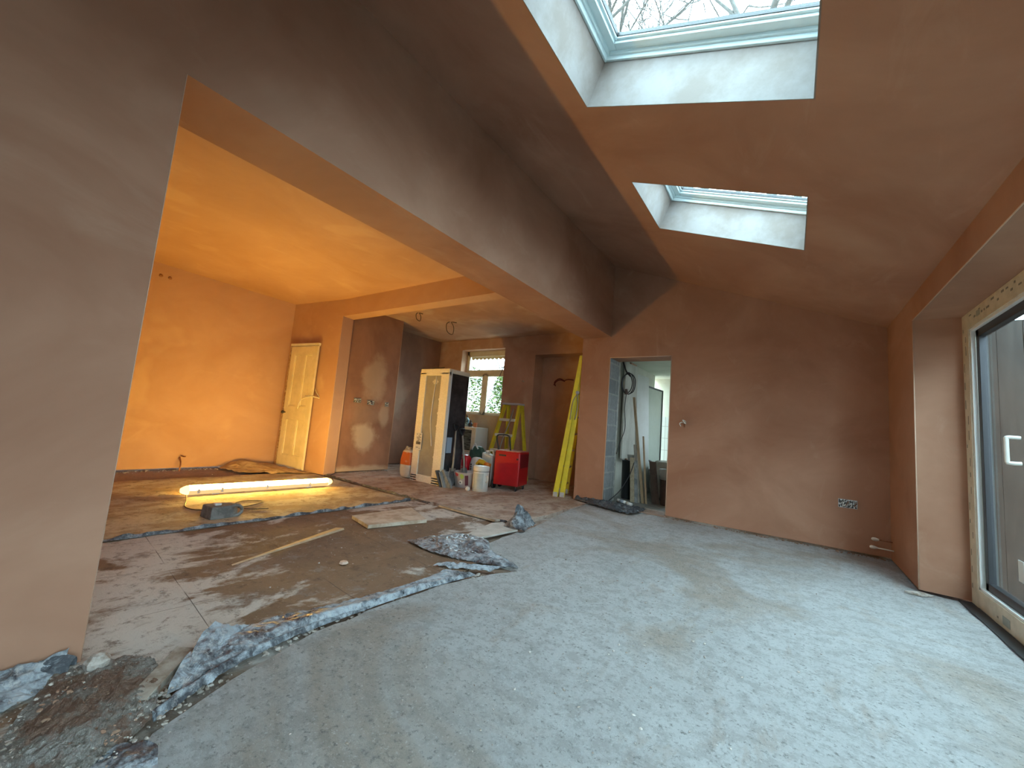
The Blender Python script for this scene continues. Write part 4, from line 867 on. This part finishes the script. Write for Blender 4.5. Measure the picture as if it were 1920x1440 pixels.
# ------------------------------------------------------------------ dehumidifier on castors
def dehumidifier():
    r = empty('dehumidifier', (-3.62, 5.27, 0), 'red wheeled dehumidifier with black loop handle', 'dehumidifier', rz=R(13))
    X0, X1, Y0, Y1 = -.21, .205, -.19, .23
    body = link('body', B(X0, X1, Y0, Y1, .085, .60), RED, r, bevel=.012)
    b = bmesh.new(); box(b, X0+.01, X1-.01, Y0+.01, Y1-.01, .60, .612); link('top_cover', b, mottled('scuffed_red_top', (.5,.12,.08), (.5,.3,.22), 20, .5), r, bevel=.004)
    link('upper_panel', B(X0+.03, X1-.02, Y0-.006, Y0+.001, .43, .585), RED, r, bevel=.004)
    link('lower_panel', B(X0+.03, X1-.02, Y0-.004, Y0+.001, .10, .42), RED, r, bevel=.004)
    link('vent_slot', B(X0+.07, X0+.19, Y0-.0085, Y0-.005, .525, .55), BLACK, r)
    link('side_grille', B(X1-.001, X1+.004, Y0+.03, Y1-.03, .36, .57), DRED, r)
    b = bmesh.new()
    for k in range(12): box(b, X1+.003, X1+.007, Y0+.03, Y1-.03, .365+k*.017, .372+k*.017)
    link('louvre', b, DRED, r)
    link('knob', B(X1-.05, X1-.02, Y0-.012, Y0-.004, .485, .51), BLACK, r, bevel=.003)
    link('handle', T(curve_pts([(X0-.012, -.06, .40), (X0-.012, -.06, .62), (X0-.05, -.06, .78), (X0-.035, -.06, .835), (X0+.05, -.06, .85), (X0+.13, -.06, .845), (X0+.17, -.06, .80), (X0+.20, -.06, .60)], 6), .013, 8), BLACK, r)
    link('latch', B(X0-.02, X0-.0, -.1, -.05, .38, .45), BLACK, r, bevel=.004)
    for y in (-.11, .15):
        w_ = bmesh.new(); lathe(w_, [(.02, -.018), (.068, -.018), (.078, -.01), (.078, .01), (.068, .018), (.02, .018)], 24); bmesh.ops.rotate(w_, verts=w_.verts, matrix=Matrix.Rotation(R(90), 3, 'Y')); bmesh.ops.translate(w_, verts=w_.verts, vec=(X0-.022, y, .078))
        wo = link('wheel', w_, BLACK, r)
        h_ = bmesh.new(); lathe(h_, [(.001, -.02), (.03, -.02), (.03, .02), (.001, .02)], 16); bmesh.ops.rotate(h_, verts=h_.verts, matrix=Matrix.Rotation(R(90), 3, 'Y')); bmesh.ops.translate(h_, verts=h_.verts, vec=(X0-.024, y, .078)); link('hub', h_, DARKMET, wo)
    for x, y in ((X1-.05, Y0+.04), (X1-.05, Y1-.05)):
        w_ = bmesh.new(); lathe(w_, [(.001, -.01), (.028, -.01), (.03, 0), (.028, .01), (.001, .01)], 18); bmesh.ops.rotate(w_, verts=w_.verts, matrix=Matrix.Rotation(R(90), 3, 'Y')); bmesh.ops.translate(w_, verts=w_.verts, vec=(x, y, .03)); box(w_, x-.016, x-.012, y-.012, y+.012, .03, .086); box(w_, x+.012, x+.016, y-.012, y+.012, .03, .086)
        link('castor', w_, DARKMET, r)
dehumidifier()

# ------------------------------------------------------------------ sacks, can, tools between
def sack(name, c, w_, d_, h_, m, label, seed, rz=0, tuft=None):
    b = bmesh.new(); bmesh.ops.create_cube(b, size=1); bmesh.ops.subdivide_edges(b, edges=b.edges[:], cuts=9, use_grid_fill=True)
    for v in b.verts:
        p = v.co*2; q = Vector(p)
        e = 5; nn = (abs(p.x)**e+abs(p.y)**e+abs(p.z)**e)**(1/e); p = p/max(nn, 1e-3)
        z = p.z; k = 1-.18*max(0, z)**3-.08*max(0, -z)**4; n_ = noise.noise(p*2.3+Vector((seed, 0, 0)))*.10+noise.noise(p*6+Vector((0, seed, 0)))*.03
        v.co = Vector((p.x*w_/2*k*(1+n_), p.y*d_/2*k*(1+n_), (z+1)/2*h_*(1+.04*n_)))
    o = link(name, b, m, smooth=True); o.location = c; o.rotation_euler.z = R(rz); return tag(o, label, 'bag')
def striped(name, stops, rough=.45):
    m = mat(name, rough=rough); g = NG(m); x = g.n('ShaderNodeSeparateXYZ'); g.l(g.tc.outputs['Generated'], x.inputs[0])
    r_ = g.ramp(x.outputs['Z'], stops); g.t.nodes[-1].color_ramp.interpolation = 'CONSTANT'
    c = g.mix(g.val(g.noise(12, 5, .6), [(.58,0),(.64,.5)]), r_, (.6,.5,.42)); g.l(c, g.b.inputs['Base Color']); g.bump(g.noise(14, 3, .5, None, 1), .6, .02); return m
sack('plaster_bag', (-5.20, 4.56, .012), .25, .18, .46, striped('orange_white_bag', [(0, (.62,.58,.52)), (.46, (.60,.14,.03)), (.9, (.7,.6,.5))]), 'orange and white plaster bag standing left of the fridge', 1)
b = bmesh.new(); sack_top = sheet('bag_neck', [[(-5.26, 4.50, .46), (-5.20, 4.50, .475), (-5.13, 4.50, .46)], [(-5.25, 4.53, .51), (-5.20, 4.55, .50), (-5.14, 4.54, .505)], [(-5.25, 4.60, .46), (-5.2, 4.61, .465), (-5.14, 4.60, .455)]], 10, 8, .02, 20, mottled('torn_paper', (.7,.62,.5), (.2,.15,.1), 18, .7), bpy.data.objects['plaster_bag'], 3); b.free()
sack_top.matrix_parent_inverse = Matrix.Translation((5.20, -4.56, -.012))
sack('red_bag', (-4.40, 5.02, .012), .27, .18, .46, striped('red_bag_mat', [(0, (.48,.012,.02)), (.40, (.40,.01,.016)), (.44, (.50,.012,.02))], .3), 'glossy red bag standing behind the printed tub', 2)
b = bmesh.new(); box(b, -.03, .03, -.096, -.09, .20, .38); o = link('print', b, mat('pink_print', (.65,.35,.33), .5), bpy.data.objects['red_bag'], bevel=.002)
sack('white_bag', (-4.15, 5.05, .012), .19, .16, .44, striped('grey_white_bag', [(0, (.52,.54,.58)), (.92, (.62,.63,.66)), (.97, (.7,.7,.7))]), 'pale grey bag with dark lettering right of the red bag', 3)
b = bmesh.new()
for k in range(5): box(b, -.055, -.03, -.086, -.082, .17+k*.035, .195+k*.035)
link('print', b, mat('black_print', (.05,.05,.06), .5), bpy.data.objects['white_bag'])
sack('green_bag', (-4.33, 5.27, .012), .30, .12, .60, mottled('dark_green_sack', (.03,.075,.055), (.06,.12,.09), 8, .5, bump=.4), 'dark green sack with white tie behind the red bag', 4)
link('tie', T(curve_pts([(-.06, -.08, .54), (-.03, -.085, .60), (.0, -.08, .635), (.03, -.085, .61), (.07, -.08, .56)], 5), .014, 6), WPLAS, bpy.data.objects['green_bag'])
def jerry():
    r = empty('jerrycan', (-4.03, 5.22, .012), 'translucent white jerrycan between pale bag and dehumidifier', 'jerrycan')
    b = bmesh.new(); box(b, -.105, .105, -.08, .08, 0, .48)
    for v in b.verts:
        if v.co.z > .3: v.co.z += .05*(1 if v.co.x < 0 else -.02)
    link('body', b, mottled('milky_plastic', (.50,.52,.48), (.58,.60,.56), 4, .4, bump=0), r, bevel=.025)
    link('cap', L([(.001, .52), (.028, .52), (.028, .555), (.001, .557)], 16, (-.05, 0, 0)), WPLAS, r)
    link('grip', T(curve_pts([(-.01, 0, .50), (.0, 0, .55), (.07, 0, .55), (.085, 0, .47)], 4), .013, 8), mottled('milky_grip', (.5,.52,.48), (.58,.6,.56), 4, .4, bump=0), r)
    link('label', B(-.075, .075, -.084, -.08, .14, .34), mat('dark_label', (.04,.05,.045), .5), r)
jerry()
def grinder():
    r = empty('power_tool', (-4.0, 5.0, .012), 'yellow and orange power tool on a dark crate behind white container', 'power tool')
    link('body', T(curve_pts([(-.10, 0, .34), (-.04, 0, .385), (.03, 0, .375), (.07, 0, .36)], 5), [.03]*5+[.045]*5+[.04]*6, 12), mat('mustard_casing', (.45,.32,.03), .4), r)
    link('motor', T([(.06, 0, .365), (.16, 0, .345)], .034, 12), mat('orange_casing', (.55,.18,.03), .4), r)
    link('crate', B(-.06, .13, -.05, .07, 0, .335), mottled('dark_brown_crate', (.10,.055,.02), (.06,.03,.012), 8, .6), r, bevel=.006)
grinder()

# ------------------------------------------------------------------ white cabinet under the window
def cabinet():
    r = empty('white_cabinet', (-5.28, 6.24, .012), 'white framed cabinet with dark glass door below the kitchen window', 'cabinet')
    link('carcass', B(-.21, .20, -.16, .22, 0, .90), WPAINT, r, bevel=.006)
    link('door_frame', B(-.20, .19, -.175, -.162, .40, .885), CREAM, r, bevel=.004)
    link('glass', B(-.16, .10, -.182, -.176, .44, .84), mottled('dark_glass', (.03,.035,.03), (.16,.18,.15), 6, .2, bump=0, stretch=(1,1,5)), r)
cabinet()
def bottle(name, c, prof, m1, label, capm):
    r = empty(name, c, label, 'bottle'); link('body', L(prof, 18), m1, r); zt = prof[-1][1]; link('cap', L([(.001, zt), (prof[-2][0]*.8, zt), (prof[-2][0]*.8, zt+.05), (.001, zt+.052)], 12), capm, r)
bottle('spray_bottle', (-5.40, 6.14, .912), [(.05, 0), (.055, .01), (.055, .14), (.03, .17), (.02, .19), (.001, .19)], mottled('teal_label', (.02,.07,.08), (.3,.45,.5), 14, .4, lo=.45, hi=.55), 'dark teal bottle with pale blue label on white cabinet', BLACK)
bottle('small_bottle', (-5.31, 6.16, .912), [(.035, 0), (.038, .01), (.038, .07), (.02, .085), (.001, .085)], DARKMET, 'small dark bottle beside the teal one on the cabinet', BLACK)
tag(link('orange_cup', L([(.03, .912), (.045, 1.0), (.047, 1.0), (.042, .99), (.001, .925)], 18, (-5.18, 6.16, 0)), mat('orange_plastic', (.62,.20,.08), .5)), 'orange cup at right end of the white cabinet', 'cup')

# ------------------------------------------------------------------ step ladder
def stepladder():
    r = empty('step_ladder', (-4.25, 6.0, .012), 'yellow step ladder with pale steps behind the dehumidifier', 'step ladder')
    H_ = 1.37; yf, yt, ybk = -.32, .06, .34
    def rail(x0, y0, x1, y1, w_, m, name):
        w_ *= 1.7; d = Vector((x1-x0, y1-y0, H_)); b = bmesh.new()
        A = [(x0-w_/2, y0-.035, 0), (x0+w_/2, y0-.035, 0), (x0+w_/2, y0+.035, 0), (x0-w_/2, y0+.035, 0)]
        lo = [b.verts.new(a) for a in A]; hi = [b.verts.new(Vector(a)+d) for a in A]
        b.faces.new(lo[::-1]); b.faces.new(hi)
        for i in range(4): b.faces.new((lo[i], lo[(i+1) % 4], hi[(i+1) % 4], hi[i]))
        link(name, b, m, r, bevel=.003)
    for s in (-1, 1): rail(s*.26-.02, yf, s*.165, yt, .028, YEL, 'front_rail')
    for s in (-1, 1): rail(s*.25, ybk, s*.15+.03, yt+.06, .022, YEL, 'rear_rail')
    for z in (.26, .54, .82, 1.10):
        t = z/H_; x = .26*(1-t)+.165*t-.01; y = yf+(yt-yf)*t; link('step', B(-x-.01*(1-t), x-.01*(1-t), y-.055, y+.055, z-.035, z+.012), CREAM, r, bevel=.003)
    link('top_cap', B(-.19, .20, yt-.07, yt+.12, H_, H_+.035), mottled('lilac_top', (.45,.43,.50), (.55,.54,.58), 5, .5), r, bevel=.008)
    link('brace', T([(-.2, ybk-.05, .35), (.2, ybk-.05, .35)], .01, 6), ALU, r)
    link('hose', T(curve_pts([(.12, -.06, 1.3), (.08, -.12, 1.0), (.02, -.16, .8), (-.02, -.2, .55)], 6), .012, 6), WOODG, r)
stepladder()

# ------------------------------------------------------------------ long ladder leaning on the pier
def long_ladder():
    r = empty('extension_ladder', (-2.80, 5.5, .012), 'long yellow two section ladder leaning against the kitchen side of the pier', 'ladder', rz=R(19))
    foot = -.10; top = .165; H_ = 2.13
    def sec(off, y0, y1, name, z0=0, z1=1):
        s_ = []
        for y in (y0, y1):
            b = bmesh.new(); xa = foot+off+(top-foot)*z0; xb = foot+off*.6+(top-foot)*z1; a, c = .040, .035
            lo = [b.verts.new((xa+q*a, y+w_*.016, H_*z0)) for q, w_ in ((-1, -1), (1, -1), (1, 1), (-1, 1))]; hi = [b.verts.new((xb+q*a*.8, y+w_*.016, H_*z1)) for q, w_ in ((-1, -1), (1, -1), (1, 1), (-1, 1))]
            b.faces.new(lo[::-1]); b.faces.new(hi)
            for i in range(4): b.faces.new((lo[i], lo[(i+1) % 4], hi[(i+1) % 4], hi[i]))
            link('stile', b, YEL, r, bevel=.004)
            fb = B(xa-.034, xa+.034, y-.02, y+.02, H_*z0-.0, H_*z0+.07); 
            if z0 == 0: link('shoe', fb, ALU, r, bevel=.004)
        for k in range(8):
            t = .08+k*.12
            if z0 < t < z1: link('rung', T([(foot+off+(top-foot)*t, y0, H_*t), (foot+off+(top-foot)*t, y1, H_*t)], .014, 8), ALU, r)
    sec(0, -.10, .34, 'outer'); sec(.095, -.075, .315, 'inner', 0, .86)
    b = bmesh.new(); tube(b, curve_pts([(.135, -.13, 1.54), (.11, -.13, 1.50), (.07, -.13, 1.40), (.05, -.13, 1.15)], 5), .008, 6); tube(b, curve_pts([(.135, -.13, 1.54), (.15, -.13, 1.40), (.14, -.13, 1.25), (.12, -.13, 1.15)], 5), .008, 6); link('rope', b, WOODG, r)
    link('pulley', T([(.135, -.135, 1.56), (.135, -.10, 1.56)], .028, 12), STEEL, r)
long_ladder()

# ------------------------------------------------------------------ utility room contents
DW = mottled('weathered_white_board', (.55,.55,.49), (.40,.39,.34), 3, .7, stretch=(1,1,.5))
def lean_board(name, x0, y0, x1, y1, z0, z1, tx, ty, t, m, label, cat='board'):
    """board with foot edge (x0,y0)-(x1,y1), top shifted by (tx,ty)"""
    a = Vector((x0, y0, z0)); c = Vector((x1, y1, z0)); up = Vector((tx, ty, z1-z0)); n = (c-a).cross(up).normalized()*t
    b = bmesh.new(); q = [a, c, c+up, a+up]; A = [b.verts.new(p) for p in q]; D = [b.verts.new(p+n) for p in q]
    b.faces.new(A); b.faces.new(D[::-1])
    for i in range(4): b.faces.new((A[i], D[i], D[(i+1) % 4], A[(i+1) % 4]))
    return tag(link(name, b, m, bevel=.002), label, cat)
lean_board('door_stop_batten', -2.145, 5.80, -2.145, 5.86, .03, 2.08, .0, .0, -.05, mottled('chipped_white_timber', (.5,.52,.5), (.3,.3,.28), 10, .7), 'chipped white upright timber beside the blockwork reveal', 'timber')
lean_board('sheet_board', -2.26, 6.35, -2.22, 6.85, .62, 2.2, -.02, .05, .03, DW, 'dirty white panel against utility wall behind the coiled cable')
lean_board('leaning_door', -2.20, 7.00, -2.12, 7.45, .0, 2.1, -.1, .05, .03, mottled('dull_white_door', (.55,.58,.56), (.48,.5,.47), 2, .6), 'tall off white door leaf leaning in the utility room', 'board')
lean_board('timber_plank', -1.84, 6.22, -1.80, 6.22, .0, 1.62, -.29, .25, .03, WOOD, 'longest raw timber plank leaning in utility room', 'plank')
lean_board('timber_plank', -1.905, 6.20, -1.86, 6.20, .0, .86, -.12, .1, .03, WOODG, 'short grey plank leaning left of the longest one', 'plank')
lean_board('timber_plank', -1.79, 6.24, -1.765, 6.24, .0, 1.0, -.12, .12, .03, mottled('pale_pine', (.5,.38,.24), (.42,.3,.18), 5), 'short pale pine plank right of the longest one', 'plank')
lean_board('chipboard_strip', -2.00, 6.18, -1.93, 6.18, .0, .66, -.06, .08, .02, mottled('chipboard', (.46,.38,.26), (.36,.29,.19), 30), 'narrow chipboard strip standing left of the planks')
lean_board('grey_strip', -1.93, 6.17, -1.885, 6.17, .0, .62, -.06, .08, .02, SL, 'narrow grey strip between chipboard and planks')
def bin_(name, c, r0, r1, h_, m, label, liner=None):
    r = empty(name, c, label, 'bin'); link('body', L([(r0, 0), (r0+.004, .01), (r1, h_), (r1+.008, h_+.002), (r1-.006, h_-.004), (r0-.01, .015)], 20), m, r)
    if liner: link('liner', L([(r1+.004, h_-.12), (r1+.014, h_-.05), (r1+.012, h_+.01), (r1, h_+.035), (r1-.02, h_+.01), (r1-.03, h_-.1)], 20), liner, r, smooth=True)
bin_('black_bin', (-2.14, 6.42, 0), .085, .10, .60, BLACK, 'black slim bin beside the blockwork reveal')
bin_('brown_bin', (-1.52, 6.42, 0), .10, .125, .50, mottled('brown_plastic', (.13,.08,.065), (.17,.11,.09), 8, .5), 'brown bin with pale plastic liner inside far doorway', GPLAS)
tag(link('white_pot', L([(.04, .645), (.055, .74), (.058, .74), (.05, .735), (.001, .65)], 16, (-2.06, 6.30, .0)), WPLAS), 'white pot standing on top of the black bin', 'pot')
bpy.data.objects['white_pot'].location = (-.04, .10, -.045)
lean_board('brown_card', -1.74, 6.42, -1.62, 6.36, .0, .62, -.10, .12, .015, mottled('brown_sheet', (.13,.10,.085), (.19,.15,.13), 6, .7), 'brown flat sheet leaning between planks and brown bin')
sack('rubble_sack', (-1.68, 6.98, 0), .46, .5, .62, mottled('white_woven_sack', (.42,.40,.35), (.5,.48,.43), 8, .7, bump=.4), 'pale rubble sack behind the brown bin', 9)
sack('rubble_sack', (-1.86, 7.55, 0), .40, .5, .60, mottled('grey_woven_sack', (.33,.32,.28), (.4,.38,.35), 8, .7, bump=.4), 'greyer rubble sack further back against utility wall', 11)
def screen():
    r = empty('shower_screen', (-2.25, 8.1, .4), 'black edged glass screen standing in the utility room', 'glass screen')
    a, c = Vector((-2.30, 7.62, .42)), Vector((-2.22, 8.58, .42)); o = Vector((-2.25, 8.1, .4))
    def q(p0, p1, p2, p3, t, m, name):
        b = bmesh.new(); n = (p1-p0).cross(p3-p0).normalized()*t; A = [b.verts.new(p-o) for p in (p0, p1, p2, p3)]; D = [b.verts.new(p-o+n) for p in (p0, p1, p2, p3)]
        b.faces.new(A); b.faces.new(D[::-1])
        for i in range(4): b.faces.new((A[i], D[i], D[(i+1) % 4], A[(i+1) % 4]))
        link(name, b, m, r)
    up = Vector((0, 0, 1.56)); d = (c-a).normalized()
    q(a, c, c+up, a+up, .01, mottled('frosted_panel', (.42,.46,.40), (.46,.50,.45), 2, .15, bump=0), 'pane')
    for p0, p1 in ((a-Vector((-.012, 0, 0)), a-Vector((-.012, 0, 0))+d*.06),): q(p0, p1, p1+up, p0+up, .015, BLACK, 'edge')
    t_ = a+up+Vector((.012, 0, -.03)); q(t_, t_+d*.96, t_+d*.96+Vector((0, 0, .03)), t_+Vector((0, 0, .03)), .012, BLACK, 'top_rail')
    q(a+Vector((.012, 0, 0))+d*.93, a+Vector((.012, 0, 0))+d*.96, a+Vector((.012, 0, 0))+d*.96+up, a+Vector((.012, 0, 0))+d*.93+up, .012, DARKMET, 'edge')
    link('bracket', T([(.0, -.50, .16), (.06, -.44, .17), (.10, -.38, .15)], .018, 8), BLACK, r)
screen()
sup = empty('box_support', (-2.2, 8.1, 0), 'low grey chest carrying the glass screen', 'chest')
link('body', B(-.13, .16, -.55, .6, 0, .40), mottled('grey_chest', (.3,.3,.27), (.36,.36,.33), 4), sup, bevel=.01); link('lid', B(-.13, .17, -.56, .61, .40, .418), mottled('grey_lid', (.4,.4,.36), (.45,.45,.42), 4), sup, bevel=.004)
def coil():
    r = empty('hanging_cable_coil', (-2.08, 6.0, 1.9), 'coil of black cable hanging in the far doorway', 'cable coil')
    rnd = random.Random(2)
    for k in range(3):
        pts = []; 
        for i in range(15):
            a = i/14*2*math.pi; pts.append((.085*math.sin(a)*(1+.1*k)+.01*k, .012*k-.01, -.11+.15*math.cos(a)*(1+.06*k)+rnd.uniform(-.01, .01)))
        link('loop', T(curve_pts(pts, 3), .008, 6), BLACK, r)
    link('plug', T([(.01, -.03, -.28), (.0, -.03, -.2)], [.028, .02], 8), mottled('dark_plug', (.10,.06,.05), (.15,.1,.08), 20), r)
    link('hanger', T(curve_pts([(-.10, .0, .30), (-.07, 0, .20), (-.02, -.01, .08), (.05, 0, .0)], 5), .014, 6), BLACK, r)
    link('tail', T(curve_pts([(.0, -.02, -.28), (-.02, 0, -.5), (-.0, .0, -.8), (-.06, 0, -1.0), (-.11, 0, -1.2)], 6), .007, 6), mat('grey_black_lead', (.06,.06,.06), .5), r)
coil()
cable('grey_lead', [(-1.93, 6.05, .60), (-1.95, 5.9, .40), (-2.02, 5.75, .2), (-2.1, 5.62, .08), (-2.12, 5.5, .05), (-2.2, 5.3, .05)], .007, DARKMET, 'dark grey lead trailing from the planks to the threshold')
def mastic():
    r = empty('mastic_tube', (-1.88, 5.62, .06), 'white mastic cartridge lying on the doorway threshold', 'mastic tube')
    r.rotation_euler = (0, 0, R(-8))
    link('barrel', T([(-.13, .0, .02), (.0, 0, .005)], .024, 14), WPLAS, r); link('barrel_end', T([(.01, 0, .004), (.09, 0, -.008)], .024, 14), WPLAS, r); link('print', T([(-.09, 0, .0152), (-.03, 0, .0095)], .0245, 14), mat('blue_grey_print', (.3,.34,.4), .5), r)
mastic()
